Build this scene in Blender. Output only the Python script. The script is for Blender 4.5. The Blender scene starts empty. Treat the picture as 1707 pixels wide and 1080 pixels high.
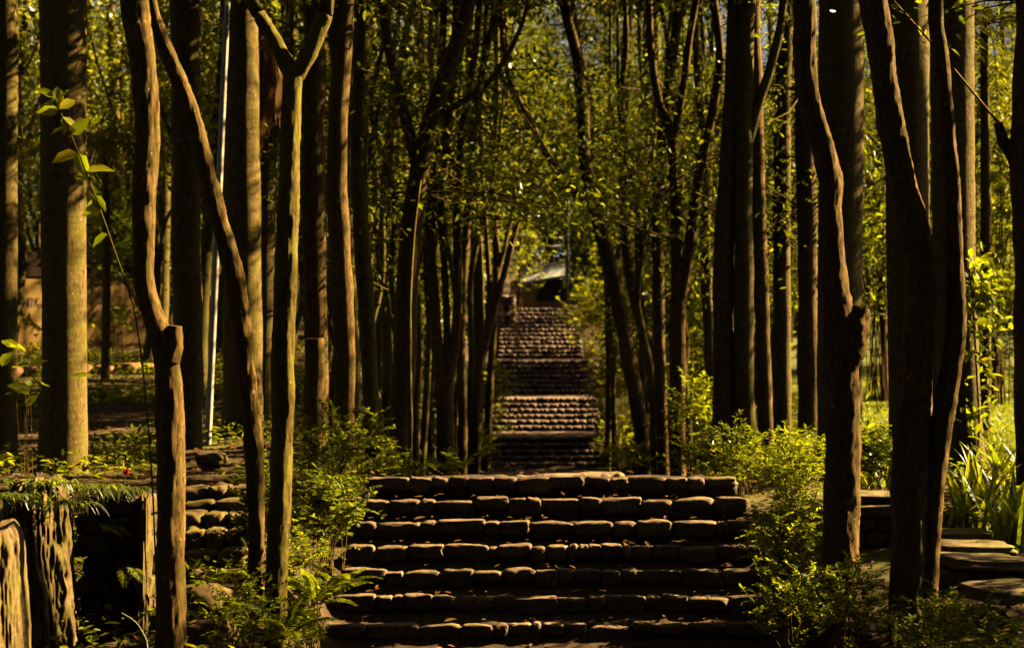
import bpy, math, random
import numpy as np

# ------------------------------------------------------------------ camera, sky, sun, exposure
S = bpy.context.scene
COL = S.collection
F = 3000.0                      # focal length in photo pixels (1707 wide)
EYE = 3.0
CX, CY = 853.5, 540.0
cam_d = bpy.data.cameras.new("camera"); cam = bpy.data.objects.new("camera", cam_d); COL.objects.link(cam)
cam.location = (0, 0, EYE); cam.rotation_euler = (math.radians(90), 0, 0)
cam_d.sensor_width = 36.0; cam_d.lens = 36.0 * F / 1707.0
cam_d.clip_end = 2000
cam_d.dof.use_dof = True; cam_d.dof.focus_distance = 15.0; cam_d.dof.aperture_fstop = 2.4
S.camera = cam

SUN_AZ, SUN_EL = math.radians(23), math.radians(33)      # azimuth from +X (right) towards +Y (away)
SUN = np.array([math.cos(SUN_EL)*math.cos(SUN_AZ), math.cos(SUN_EL)*math.sin(SUN_AZ), math.sin(SUN_EL)])
W = bpy.data.worlds.new("World"); S.world = W; W.use_nodes = True
nt = W.node_tree
sky = nt.nodes.new("ShaderNodeTexSky"); sky.sky_type = 'NISHITA'; sky.sun_disc = False
sky.sun_elevation = SUN_EL; sky.sun_rotation = math.pi/2 - SUN_AZ
sky.altitude = 0; sky.air_density = .08; sky.dust_density = .4; sky.ozone_density = 0
bg = nt.nodes["Background"]; bg.inputs[1].default_value = 0.05
hs = nt.nodes.new("ShaderNodeHueSaturation"); hs.inputs["Saturation"].default_value = .35     # thin white overcast
nt.links.new(sky.outputs[0], hs.inputs["Color"]); nt.links.new(hs.outputs[0], bg.inputs[0])
sl = bpy.data.lights.new("sun", 'SUN'); sl.energy = 5.0; sl.angle = math.radians(0.5); sl.color = (1.0, 0.77, 0.40)
so = bpy.data.objects.new("sun", sl); COL.objects.link(so)
from mathutils import Vector, Matrix
so.rotation_euler = Vector(-SUN).to_track_quat('-Z', 'Y').to_euler()
so.location = (20, 20, 30)
S.view_settings.view_transform = 'Standard'; S.view_settings.look = 'None'
S.view_settings.exposure = 2.35; S.view_settings.gamma = 1.0
S.cycles.max_bounces = 6; S.cycles.diffuse_bounces = 0; S.cycles.glossy_bounces = 2
S.cycles.transmission_bounces = 3; S.cycles.transparent_max_bounces = 4

rng = np.random.default_rng(7)

# ------------------------------------------------------------------ helpers
def P(x, y, d):
    return np.array([(x-CX)/F*d, d, EYE+(CY-y)/F*d])

def vnoise(p, seed=0):
    p = np.asarray(p, float); i = np.floor(p).astype(np.int64); f = p-i; f = f*f*(3-2*f)
    def h(a, b, c):
        n = (a*374761393 + b*668265263 + c*2147483647 + seed*974711) & 0xffffffff
        n = ((n ^ (n >> 13))*1274126177) & 0xffffffff
        n = n ^ (n >> 16)
        return (n & 0xffff)/32767.5-1
    r = 0
    for dx in (0, 1):
        for dy in (0, 1):
            for dz in (0, 1):
                w = (f[..., 0] if dx else 1-f[..., 0])*(f[..., 1] if dy else 1-f[..., 1])*(f[..., 2] if dz else 1-f[..., 2])
                r = r+w*h(i[..., 0]+dx, i[..., 1]+dy, i[..., 2]+dz)
    return r

class MB:
    """collects vertices and faces (arrays) of ONE mesh"""
    def __init__(s): s.v = []; s.f = []; s.m = []; s.n = 0
    def add(s, v, f, mat=0):
        v = np.asarray(v, float).reshape(-1, 3); f = np.asarray(f, np.int64)
        s.v.append(v); s.f.append(f+s.n); s.m.append(np.full(len(f), mat)); s.n += len(v)
    def mesh(s, name, mats, origin=(0, 0, 0), smooth=True):
        v = np.concatenate(s.v)-np.asarray(origin, float)
        me = bpy.data.meshes.new(name)
        tot = np.concatenate([np.full(len(f), f.shape[1]) for f in s.f])
        loops = np.concatenate([f.ravel() for f in s.f])
        me.vertices.add(len(v)); me.vertices.foreach_set("co", v.ravel().astype(np.float32))
        me.loops.add(len(loops)); me.loops.foreach_set("vertex_index", loops.astype(np.int32))
        me.polygons.add(len(tot))
        me.polygons.foreach_set("loop_start", np.concatenate([[0], np.cumsum(tot)[:-1]]).astype(np.int32))
        me.polygons.foreach_set("loop_total", tot.astype(np.int32))
        me.polygons.foreach_set("material_index", np.concatenate(s.m).astype(np.int32))
        me.polygons.foreach_set("use_smooth", np.full(len(tot), bool(smooth)))
        for m in (mats if isinstance(mats, (list, tuple)) else [mats]): me.materials.append(m)
        me.update(calc_edges=True); me.validate()
        return me
    def obj(s, name, mats, parent=None, origin=None, smooth=True):
        if origin is None: origin = np.array(parent['_o']) if parent is not None and '_o' in parent else (0, 0, 0)
        o = bpy.data.objects.new(name, s.mesh(name, mats, origin, smooth)); COL.objects.link(o)
        if parent is not None: o.parent = parent
        else: o.location = origin
        return o

def tag(o, label=None, cat=None, group=None, kind=None):
    if label: o['label'] = label
    if cat: o['category'] = cat
    if group: o['group'] = group
    if kind: o['kind'] = kind
    return o

def thing(name, label, cat, loc, group=None):
    o = bpy.data.objects.new(name, None); COL.objects.link(o)
    o.empty_display_size = 0.2
    o.location = [float(c) for c in loc]; o['_o'] = [float(c) for c in loc]
    return tag(o, label, cat, group)

def copy_tree(root, loc, rotz=0, scale=(1, 1, 1), label=None, group=None):
    def cp(o, par):
        c = o.copy(); COL.objects.link(c); c.parent = par
        for ch in list(o.children): cp(ch, c)
        return c
    r = cp(root, None)
    r.location = loc; r.rotation_euler = (0, 0, rotz); r.scale = scale
    if label: r['label'] = label
    if group: r['group'] = group
    return r

def unit(a):
    a = np.asarray(a, float); return a/np.maximum(np.linalg.norm(a, axis=-1, keepdims=True), 1e-9)

def smooth_path(pts, step):
    """Catmull-Rom through points (x,y,z,r)"""
    p = np.asarray(pts, float)
    q = np.vstack([2*p[0]-p[1], p, 2*p[-1]-p[-2]])
    out = []
    for i in range(1, len(q)-2):
        n = max(1, int(np.linalg.norm(q[i+1, :3]-q[i, :3])/step))
        t = np.linspace(0, 1, n, endpoint=False)[:, None]
        a, b, c, d = q[i-1], q[i], q[i+1], q[i+2]
        s = .5*(2*b+(c-a)*t+(2*a-5*b+4*c-d)*t*t+(3*b-a-3*c+d)*t**3)
        s[:, 3] = (b[3]+(c[3]-b[3])*(t*t*(3-2*t)))[:, 0]
        out.append(s)
    out.append(p[-1:])
    return np.vstack(out)

def tube(mb, pts, sides=10, step=.12, rough=.06, seed=0, mat=0, cap=True, freq=1.0, ring=0.0, capmat=None):
    p = smooth_path(pts, step)
    c = p[:, :3]; r = p[:, 3]
    t = unit(np.gradient(c, axis=0))
    ref = np.array([1.0, 0, 0]) if abs(t[0, 0]) < .8 else np.array([0, 1.0, 0])
    b = unit(np.cross(t, ref)); a = np.cross(b, t)
    th = np.arange(sides)/sides*2*np.pi
    dirs = np.cos(th)[None, :, None]*a[:, None]+np.sin(th)[None, :, None]*b[:, None]
    base = c[:, None]+dirs*r[:, None, None]
    rr = np.ones(base.shape[:2])
    if rough:
        sc = freq/np.maximum(r.mean(), .01)
        rr += rough*vnoise(base*np.array([sc*.8, sc*.8, sc*.3]), seed)+rough*.6*vnoise(base*np.array([sc*2.2, sc*2.2, sc*.55]), seed+3)
        if sides > 20: rr += rough*.6*vnoise(base*np.array([sc*5, sc*5, sc*1.2]), seed+5)+rough*.42*vnoise(base*np.array([sc*10, sc*10, sc*4]), seed+6)
    if ring:
        L = np.concatenate([[0], np.cumsum(np.linalg.norm(np.diff(c, axis=0), axis=1))])
        rr += ring*(np.abs(np.sin(L*14))[:, None]-.5)
    v = (c[:, None]+dirs*(r[:, None]*rr)[..., None]).reshape(-1, 3)
    n = len(p); i = np.arange(n-1)[:, None]*sides; j = np.arange(sides)[None]; k = (j+1) % sides
    f = np.stack([i+j, i+k, i+sides+k, i+sides+j], -1).reshape(-1, 4)
    mb.add(v, f, mat)
    if cap:
        o = mb.n
        for e in ((0, n-1) if cap == 2 else (n-1,)):
            vv = np.vstack([v[e*sides:(e+1)*sides], c[e:e+1]])
            ff = np.stack([np.arange(sides), (np.arange(sides)+1) % sides, np.full(sides, sides)], -1)
            mb.add(vv, ff if e else ff[:, ::-1], mat if capmat is None else capmat)

LEAF6 = (np.array([[0, 0, 0], [.32, -.2, .05], [.7, -.15, .02], [1, 0, -.1], [.7, .15, .02], [.32, .2, .05]]), np.array([[0, 1, 2, 3], [0, 3, 4, 5]]))
LEAFW = (np.array([[0, 0, 0], [.25, -.27, .06], [.65, -.25, .03], [1, 0, -.15], [.65, .25, .03], [.25, .27, .06]]), np.array([[0, 1, 2, 3], [0, 3, 4, 5]]))
LEAF4 = (np.array([[0, 0, 0], [.45, -.24, .06], [1, 0, -.05], [.45, .24, .06]]), np.array([[0, 1, 2, 3]]))

def scatter(mb, tpl, pos, ax, nr, size, mat=0):
    tv, tf = tpl
    ax = unit(ax); b = unit(np.cross(nr, ax)); nr = np.cross(ax, b)
    size = np.broadcast_to(np.asarray(size, float), (len(pos),))[:, None, None]
    v = pos[:, None]+size*(tv[None, :, 0:1]*ax[:, None]+tv[None, :, 1:2]*b[:, None]+tv[None, :, 2:3]*nr[:, None])
    f = tf[None]+(np.arange(len(pos))*len(tv))[:, None, None]
    mb.add(v.reshape(-1, 3), f.reshape(-1, tf.shape[1]), mat)

def rvec(n, g=rng):
    return unit(g.normal(size=(n, 3)))

# ------------------------------------------------------------------ sunlit spots: foliage gaps over them
_u = unit(np.cross(SUN, [0, 0, 1.0])); _w = np.cross(SUN, _u)
LIT = []                                       # (u, w, along, radius)
def lit(x, y, d, rad=.3):
    q = P(x, y, d) if not isinstance(x, np.ndarray) else x
    LIT.append((q@_u, q@_w, q@SUN, rad))
def lit_line(x0, y0, x1, y1, d, n=8, rad=.22):
    for t in np.linspace(0, 1, n): lit(x0+(x1-x0)*t, y0+(y1-y0)*t, d, rad)
def keep(pos, grow=0.0, thin=.04):
    """True where a leaf does not stand in the way of the sun for a sunlit spot"""
    pos = np.asarray(pos, float); k = np.ones(len(pos), bool)
    a, b, c = pos@_u, pos@_w, pos@SUN
    for u, w, s, r in LIT:
        k &= ~(((a-u)**2+(b-w)**2 < (r+grow)**2) & (c > s+.6))
    return k | (rng.random(len(pos)) < thin)
def ray_clear(pos, rad):
    pos = np.asarray(pos, float)
    a, b, c = pos@_u, pos@_w, pos@SUN
    return all((a-u)**2+(b-w)**2 > (rad)**2 or c < s for u, w, s, r in LIT)

# ------------------------------------------------------------------ materials
def new_mat(name):
    m = bpy.data.materials.new(name); m.use_nodes = True
    n = m.node_tree; n.nodes.clear()
    out = n.nodes.new("ShaderNodeOutputMaterial")
    return m, n, out
def N(n, t, **kw):
    x = n.nodes.new("ShaderNode"+t)
    for k, v in kw.items(): setattr(x, k, v)
    return x
def ramp(n, fac, stops):
    r = N(n, "ValToRGB"); e = r.color_ramp.elements
    while len(e) < len(stops): e.new(.5)
    for el, (p, c) in zip(e, stops): el.position = p; el.color = (*c, 1)
    n.links.new(fac, r.inputs[0]); return r.outputs[0]
def noise(n, scale, detail=4, rough=.6, vec=None, sc=None):
    x = N(n, "TexNoise"); x.inputs["Scale"].default_value = scale; x.inputs["Detail"].default_value = detail
    x.inputs["Roughness"].default_value = rough
    if vec is None:
        vec = N(n, "TexCoord").outputs["Object"]
    if sc:
        mp = N(n, "Mapping"); mp.inputs["Scale"].default_value = sc; n.links.new(vec, mp.inputs[0]); vec = mp.outputs[0]
    n.links.new(vec, x.inputs["Vector"]); return x.outputs["Fac"]
def bump(n, h, strength, dist, prev=None):
    b = N(n, "Bump"); b.inputs["Strength"].default_value = strength; b.inputs["Distance"].default_value = dist
    n.links.new(h, b.inputs["Height"])
    if prev: n.links.new(prev, b.inputs["Normal"])
    return b.outputs[0]
def mixc(n, fac, a, b):
    x = N(n, "Mix"); x.data_type = 'RGBA'
    if isinstance(fac, float): x.inputs[0].default_value = fac
    else: n.links.new(fac, x.inputs[0])
    for s, i in ((a, 6), (b, 7)):
        if isinstance(s, tuple): x.inputs[i].default_value = (*s, 1)
        else: n.links.new(s, x.inputs[i])
    return x.outputs[2]
def pbsdf(n, out, col, rough=.8, nrm=None, spec=.3, metal=0):
    p = N(n, "BsdfPrincipled")
    if isinstance(col, tuple): p.inputs["Base Color"].default_value = (*col, 1)
    else: n.links.new(col, p.inputs["Base Color"])
    p.inputs["Roughness"].default_value = rough; p.inputs["Specular IOR Level"].default_value = spec
    p.inputs["Metallic"].default_value = metal
    if nrm: n.links.new(nrm, p.inputs["Normal"])
    n.links.new(p.outputs[0], out.inputs[0]); return p

def bark_mat(name, dark, lite, moss, moss_amt, ring=False, rough=.75):
    m, n, out = new_mat(name)
    big = noise(n, 3.5, 5, .65, sc=(1, 1, .35)); fine = noise(n, 30, 8, .78, sc=(1, 1, .3)); patch = noise(n, 7, 6, .75, sc=(1, 1, .6))
    col = ramp(n, fine, [(.34, dark), (.66, lite)])
    lich = ramp(n, patch, [(.56-moss_amt*.25, (0, 0, 0)), (.66-moss_amt*.22, (1, 1, 1))])
    col = mixc(n, lich, col, moss)
    spots = ramp(n, noise(n, 24, 3, .6), [(.66, (0, 0, 0)), (.72, (1, 1, 1))])
    col = mixc(n, spots, col, tuple(min(1, c*1.9+.02) for c in lite))
    b = bump(n, fine, 1.0, .012); b = bump(n, big, .4, .02, b); b = bump(n, spots, .5, .006, b)
    if ring:
        w = N(n, "TexWave"); w.bands_direction = 'Z'; w.inputs["Scale"].default_value = 4.1; w.inputs["Distortion"].default_value = 5
        w.inputs["Detail"].default_value = 2
        n.links.new(N(n, "TexCoord").outputs["Object"], w.inputs["Vector"])
        b = bump(n, w.outputs["Fac"], .22, .006, b)
    pbsdf(n, out, col, .9, b, .1)
    return m

M = {}
M['bark'] = bark_mat("brown_bark", (.022, .011, .003), (.31, .17, .04), (.115, .085, .014), .3)
M['bark_moss'] = bark_mat("mossy_bark", (.025, .015, .004), (.25, .155, .032), (.19, .15, .014), .5)
M['palm'] = bark_mat("ringed_palm_bark", (.025, .014, .004), (.30, .185, .055), (.16, .12, .018), .45, True)
M['bark_far'] = bark_mat("grey_brown_bark", (.022, .013, .004), (.24, .15, .04), (.14, .11, .015), .5)

def leaf_mat(name, a, b, trans=.5, gloss=.10, grough=.35, tint=2.3):
    m, n, out = new_mat(name)
    g = N(n, "NewGeometry")
    col = ramp(n, g.outputs["Random Per Island"], [(0, a), (.85, b), (1.0, (b[0]*1.35, b[1]*1.05, b[2]))])
    d = N(n, "BsdfDiffuse"); t = N(n, "BsdfTranslucent"); gl = N(n, "BsdfGlossy"); gl.inputs["Roughness"].default_value = grough
    n.links.new(col, d.inputs[0])
    tc = N(n, "Vector Math".replace(" ", "")); tc.operation = 'MULTIPLY'; tc.inputs[1].default_value = (tint*1.05, tint, tint*.5)
    n.links.new(col, tc.inputs[0]); n.links.new(tc.outputs[0], t.inputs[0])
    m1 = N(n, "MixShader"); m1.inputs[0].default_value = trans; n.links.new(d.outputs[0], m1.inputs[1]); n.links.new(t.outputs[0], m1.inputs[2])
    fr = N(n, "Fresnel"); fr.inputs[0].default_value = 1.42
    mu = N(n, "Math"); mu.operation = 'MULTIPLY'; mu.inputs[1].default_value = gloss*3; n.links.new(fr.outputs[0], mu.inputs[0]); mu.use_clamp = True
    m2 = N(n, "MixShader"); n.links.new(mu.outputs[0], m2.inputs[0]); n.links.new(m1.outputs[0], m2.inputs[1]); n.links.new(gl.outputs[0], m2.inputs[2])
    n.links.new(m2.outputs[0], out.inputs[0]); return m
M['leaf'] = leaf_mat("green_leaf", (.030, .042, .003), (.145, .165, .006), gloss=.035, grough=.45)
M['leaf_far'] = leaf_mat("olive_leaf", (.032, .040, .003), (.20, .21, .008), .55, .03, .45)
M['leaf_shaded'] = leaf_mat("shade_darkened_leaf", (.014, .020, .002), (.105, .115, .005), .4, .03, .45)  # leaf colour darkened to stand in for shade on the broad trees
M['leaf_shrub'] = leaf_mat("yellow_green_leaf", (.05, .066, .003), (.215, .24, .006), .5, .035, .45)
M['leaf_frond'] = leaf_mat("palm_leaflet", (.045, .055, .004), (.15, .14, .006), .5, .05)
M['leaf_dry'] = leaf_mat("dry_leaf", (.10, .05, .015), (.26, .13, .045), .3, .06)
M['frond_dry'] = leaf_mat("dry_frond", (.14, .075, .03), (.36, .22, .10), .35, .03)
M['leaf_red'] = leaf_mat("red_petal", (.2, .025, .008), (.32, .04, .012), .4, .06)
M['grass'] = leaf_mat("grass_blade", (.09, .115, .006), (.20, .235, .008), .5, .05)

def stone_mat(name, a, b, moss, amt, bs=.02):
    m, n, out = new_mat(name)
    f = noise(n, 26, 6, .7); g = noise(n, 5, 5, .7); h = noise(n, 2.3, 4, .7)
    col = ramp(n, f, [(.3, a), (.7, b)])
    mk = ramp(n, g, [(.6-.3*amt, (0, 0, 0)), (.7-.25*amt, (1, 1, 1))])
    col = mixc(n, mk, col, moss)
    dk = ramp(n, h, [(.35, (.45, .42, .38)), (.6, (1, 1, 1))])
    x = N(n, "Mix"); x.data_type = 'RGBA'; x.blend_type = 'MULTIPLY'; x.inputs[0].default_value = .8
    n.links.new(col, x.inputs[6]); n.links.new(dk, x.inputs[7])
    b = bump(n, f, .5, bs*.4); b = bump(n, g, .35, bs*.7, b)
    pbsdf(n, out, x.outputs[2], .85, b, .25)
    return m
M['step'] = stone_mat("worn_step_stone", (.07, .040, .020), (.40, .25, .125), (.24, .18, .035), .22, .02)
M['soil'] = stone_mat("shade_dark_earth", (.022, .013, .006), (.10, .055, .024), (.06, .055, .01), .25, .03)  # earth colour darkened to stand in for shade on near treads and risers
M['step_far'] = stone_mat("reddish_step_stone", (.14, .075, .045), (.52, .34, .24), (.26, .17, .09), .2, .012)
M['rock'] = stone_mat("weathered_rock", (.07, .04, .014), (.31, .185, .06), (.17, .125, .014), .5, .02)
M['slab'] = stone_mat("flat_slab_stone", (.16, .10, .04), (.36, .25, .11), (.22, .18, .03), .4, .015)

def flat_mat(name, col, rough=.7, var=.2, scale=12, spec=.3, metal=0):
    m, n, out = new_mat(name)
    f = noise(n, scale, 5, .65)
    c = ramp(n, f, [(.3, tuple(x*(1-var) for x in col)), (.7, tuple(min(1, x*(1+var)) for x in col))])
    pbsdf(n, out, c, rough, bump(n, f, .3, .005), spec, metal); return m
M['pole'] = flat_mat("white_metal_paint", (.60, .50, .34), .7, .15, 20, .08)
M['cut'] = flat_mat("freshly_cut_wood", (.42, .16, .06), .8, .35, 30)
M['ochre'] = flat_mat("ochre_wall_paint", (.22, .115, .018), .85, .15, 4)
M['ink'] = flat_mat("dark_letter_paint", (.05, .028, .012), .8, .2)
M['rooftile'] = flat_mat("dark_roof", (.022, .012, .006), .95, .3, 12, .05)
M['greyroof'] = flat_mat("pale_grey_roof", (.52, .50, .47), .7, .2, 3)
M['darkwall'] = flat_mat("dark_brown_wall", (.08, .045, .02), .85, .3)
M['terracotta'] = flat_mat("terracotta_band", (.34, .13, .06), .85, .25)
M['pale'] = flat_mat("pale_plaster", (.66, .60, .52), .85, .2, 5)
M['cable'] = flat_mat("pale_cable", (.55, .48, .38), .6, .1)
M['post'] = flat_mat("weathered_post_wood", (.22, .18, .13), .85, .3)
M['twig'] = flat_mat("dry_twig", (.45, .36, .24), .8, .2)

def ground_mat():
    m, n, out = new_mat("forest_ground")
    co = N(n, "TexCoord").outputs["Object"]
    f = noise(n, 9, 8, .75, co); g = noise(n, .6, 5, .6, co)
    soil = ramp(n, f, [(.3, (.035, .02, .009)), (.55, (.10, .06, .025)), (.75, (.22, .12, .05))])
    grass = ramp(n, f, [(.3, (.06, .065, .006)), (.7, (.16, .165, .012))])
    sep = N(n, "SeparateXYZ"); n.links.new(co, sep.inputs[0])
    mr = N(n, "MapRange"); mr.inputs[1].default_value = 3.0; mr.inputs[2].default_value = 6.0
    ad = N(n, "Math"); ad.operation = 'ADD'
    mm = N(n, "Math"); mm.operation = 'MULTIPLY_ADD'; n.links.new(g, mm.inputs[0]); mm.inputs[1].default_value = 4; mm.inputs[2].default_value = -2
    n.links.new(sep.outputs[0], ad.inputs[0]); n.links.new(mm.outputs[0], ad.inputs[1]); n.links.new(ad.outputs[0], mr.inputs[0])
    # lawn only beyond the terrace on the right
    mr2 = N(n, "MapRange"); mr2.inputs[1].default_value = 20; mr2.inputs[2].default_value = 23; n.links.new(sep.outputs[1], mr2.inputs[0])
    pr = N(n, "Math"); pr.operation = 'MULTIPLY'; n.links.new(mr.outputs[0], pr.inputs[0]); n.links.new(mr2.outputs[0], pr.inputs[1])
    gg = ramp(n, g, [(.5, (0, 0, 0)), (.62, (.7, .7, .7))])
    mx = N(n, "Math"); mx.operation = 'MAXIMUM'; n.links.new(pr.outputs[0], mx.inputs[0]); n.links.new(gg, mx.inputs[1])
    col = mixc(n, mx.outputs[0], soil, grass)
    pbsdf(n, out, col, .95, bump(n, f, .6, .02), .15)
    return m
M['ground'] = ground_mat()

# ------------------------------------------------------------------ terrain
STEP_R, STEP_RUN = .17, .35
def stair_x(d): return .35+np.clip((np.asarray(d, float)-17)/40, 0, 1)*.75
_cd = [0, 13.0, 14.3, 16.8, 18.2, 24, 40, 54, 57.4, 60.2, 62.8, 65.6, 68.6, 71.4, 76.4, 82, 110, 170, 300]
_cz = [-.3, -.1, .25, 1.35, 1.25, .65, -.8, -1.78, -.75, -.72, .25, .28, 1.4, 1.45, 3.4, 3.5, 5, 8, 14]
_ld = [0, 10, 13, 14, 18, 25, 45, 80, 120, 170, 300]; _lz = [.0, .3, .65, .8, 1.3, 1.5, 2.35, 3.4, 5.5, 8, 14]
_rd = [0, 10, 13, 14, 18, 25, 45, 80, 120, 170, 300]; _rz = [.0, .3, .7, .85, 1.3, 1.38, 1.6, 3.0, 5.0, 8, 14]
def gz(x, d):
    x = np.asarray(x, float); d = np.asarray(d, float)
    c = np.interp(d, _cd, _cz); l = np.interp(d, _ld, _lz); r = np.interp(d, _rd, _rz)
    u = x-stair_x(d); side = np.where(u < 0, l, r)
    wid = np.interp(d, [16, 26, 52, 60], [.5, 2.5, 4.5, 5.5])
    t = np.clip((np.abs(u)-1.75)/wid, 0, 1); t = t*t*(3-2*t)
    z = c*(1-t)+side*t
    p = np.stack([x*.5, d*.5, x*0], -1)
    return z+t*(.06*vnoise(p, 11)+.03*vnoise(p*4, 12))+np.where(np.abs(x) > 15, (np.abs(x)-15)*.03, 0)

def build_ground():
    xs = np.concatenate([np.linspace(-170, -26, 19), np.arange(-25, -6, .6), np.arange(-6, 7, .15), np.arange(7, 25, .6), np.linspace(26, 170, 19)])
    ds = np.concatenate([np.arange(-12, 9, 1.5), np.arange(9, 22, .15), np.arange(22, 82, .5), np.linspace(83, 300, 40)])
    X, D = np.meshgrid(xs, ds); Z = gz(X, D)
    v = np.stack([X, D, Z], -1).reshape(-1, 3); nx = len(xs)
    i = (np.arange(len(ds)-1)*nx)[:, None]+np.arange(nx-1)[None]
    f = np.stack([i, i+1, i+nx+1, i+nx], -1).reshape(-1, 4)
    mb = MB(); mb.add(v, f); o = mb.obj("ground", M['ground']); tag(o, kind='structure')
build_ground()

# sunlit places of the photograph (gaps are left in the canopy over them)
lit_line(478, 150, 470, 1040, 13.4, 14, .22)          # forked tree by the stairs
lit_line(250, 40, 258, 520, 12.5, 9, .18); lit_line(305, 560, 303, 800, 12.5, 6, .15)
lit_line(275, 90, 320, 200, 14, 4, .15)
lit_line(415, 60, 415, 560, 25, 9, .3); lit_line(445, 120, 440, 560, 26, 8, .25)
lit_line(135, 400, 130, 790, 20, 7, .25); lit_line(25, 0, 25, 600, 21, 5, .18)
lit_line(370, 100, 345, 760, 24, 10, .14)
lit_line(1350, 30, 1440, 520, 14, 10, .22); lit_line(1425, 560, 1420, 920, 14, 7, .2)
lit_line(1475, 0, 1560, 480, 12.8, 6, .12); lit_line(1612, 520, 1570, 1000, 12.8, 8, .12)
lit_line(1616, 0, 1616, 440, 20, 8, .3); lit_line(1543, 20, 1545, 420, 21, 8, .22)
lit_line(1310, 170, 1312, 660, 28, 8, .22); lit_line(1187, 240, 1187, 680, 30, 8, .18)
lit_line(700, 300, 690, 720, 24, 8, .18); lit_line(610, 230, 625, 740, 24, 7, .16)
lit_line(600, 840, 1240, 840, 16.2, 7, .13); lit_line(560, 910, 1260, 910, 15.5, 11, .4); lit_line(560, 955, 1260, 950, 15.1, 7, .14); lit_line(555, 995, 1290, 995, 14.9, 11, .4); lit_line(545, 1045, 1000, 1045, 14.6, 8, .36)
lit_line(850, 875, 1260, 875, 15.8, 7, .36); lit_line(940, 835, 1255, 835, 16.3, 4, .2); lit_line(830, 792, 1010, 792, 17.5, 4, .25)
lit_line(855, 690, 965, 725, 61.5, 5, .8); lit_line(845, 530, 885, 610, 74, 6, .9); lit_line(850, 612, 950, 612, 68.4, 3, .3)
for q in ((1320, 760), (1300, 820), (1350, 860), (1300, 920), (1340, 990), (1280, 1030)): lit(*q, 14.8, .36)
for q in ((530, 840), (510, 920), (540, 960), (480, 1020), (380, 1000), (400, 1050), (345, 1050)): lit(*q, 13.6, .32)
for q in ((20, 960), (50, 930), (90, 830), (100, 900), (115, 960), (150, 790), (200, 790)): lit(*q, 12.5, .22)
for y_ in range(450, 740, 36): lit(1638, y_, 19.6, .55)
for q in ((1640, 460), (1650, 520), (1650, 600), (1640, 790), (1690, 800), (1610, 830)): lit(*q, 19, .35)
for q in ((1455, 640), (1460, 690), (1680, 640), (1690, 680), (1670, 720), (1700, 710)): lit(*q, 26+max(0, (715-q[1])*.16), 1.3)
for q in ((1460, 825), (1600, 900), (1640, 920)): lit(*q, 15, .25)
for q in ((815, 640), (820, 700), (800, 720), (1000, 680), (990, 720), (1045, 770), (1150, 700), (1150, 760)): lit(*q, 50, .7)
for q in ((50, 480), (60, 500), (175, 515), (215, 510)): lit(*q, 45, 1.0)
for q in ((200, 680), (240, 660), (380, 660), (60, 690), (180, 570), (240, 565)): lit(*q, 36 if q[1] < 600 else 32, .8)

# ------------------------------------------------------------------ stone stairs
def cube_sphere(n):
    g = np.linspace(-1, 1, n+1); vs = []; fs = []; idx = {}
    def vid(p):
        k = tuple(np.round(p, 6))
        if k not in idx: idx[k] = len(vs); vs.append(p)
        return idx[k]
    for ax in range(3):
        for sg in (-1, 1):
            for i in range(n):
                for j in range(n):
                    q = []
                    for a, b in ((0, 0), (1, 0), (1, 1), (0, 1)):
                        p = [0, 0, 0]; p[ax] = sg; p[(ax+1) % 3] = g[i+a]; p[(ax+2) % 3] = g[j+b]; q.append(vid(p))
                    fs.append(q if sg > 0 else q[::-1])
    v = np.array(vs, float)
    return v, np.array(fs)
CS = {n: cube_sphere(n) for n in (3, 4, 6, 10)}
def stone(mb, c, half, n=6, p=5.0, amp=.12, seed=0, rz=0., tilt=0., mat=0):
    v, f = CS[n]
    v = np.sin(v*1.35)/math.sin(1.35)
    l = (np.abs(v)**p).sum(1)**(1/p)
    u = v/l[:, None]
    q = u+amp*(vnoise(u*1.3+(seed % 97)*7.3, seed)[:, None]*u+.6*vnoise(u*3.1+(seed % 89)*3.7, seed+5)[:, None]*u+.3*vnoise(u*7+(seed % 83)*3.7, seed+6)[:, None]*u)
    q = q*np.asarray(half, float)
    if tilt: ct, st = math.cos(tilt), math.sin(tilt); q = np.stack([q[:, 0]*ct-q[:, 2]*st, q[:, 1], q[:, 0]*st+q[:, 2]*ct], -1)
    if rz: cr, sr = math.cos(rz), math.sin(rz); q = np.stack([q[:, 0]*cr-q[:, 1]*sr, q[:, 0]*sr+q[:, 1]*cr, q[:, 2]], -1)
    mb.add(q+np.asarray(c, float), f, mat)

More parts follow.
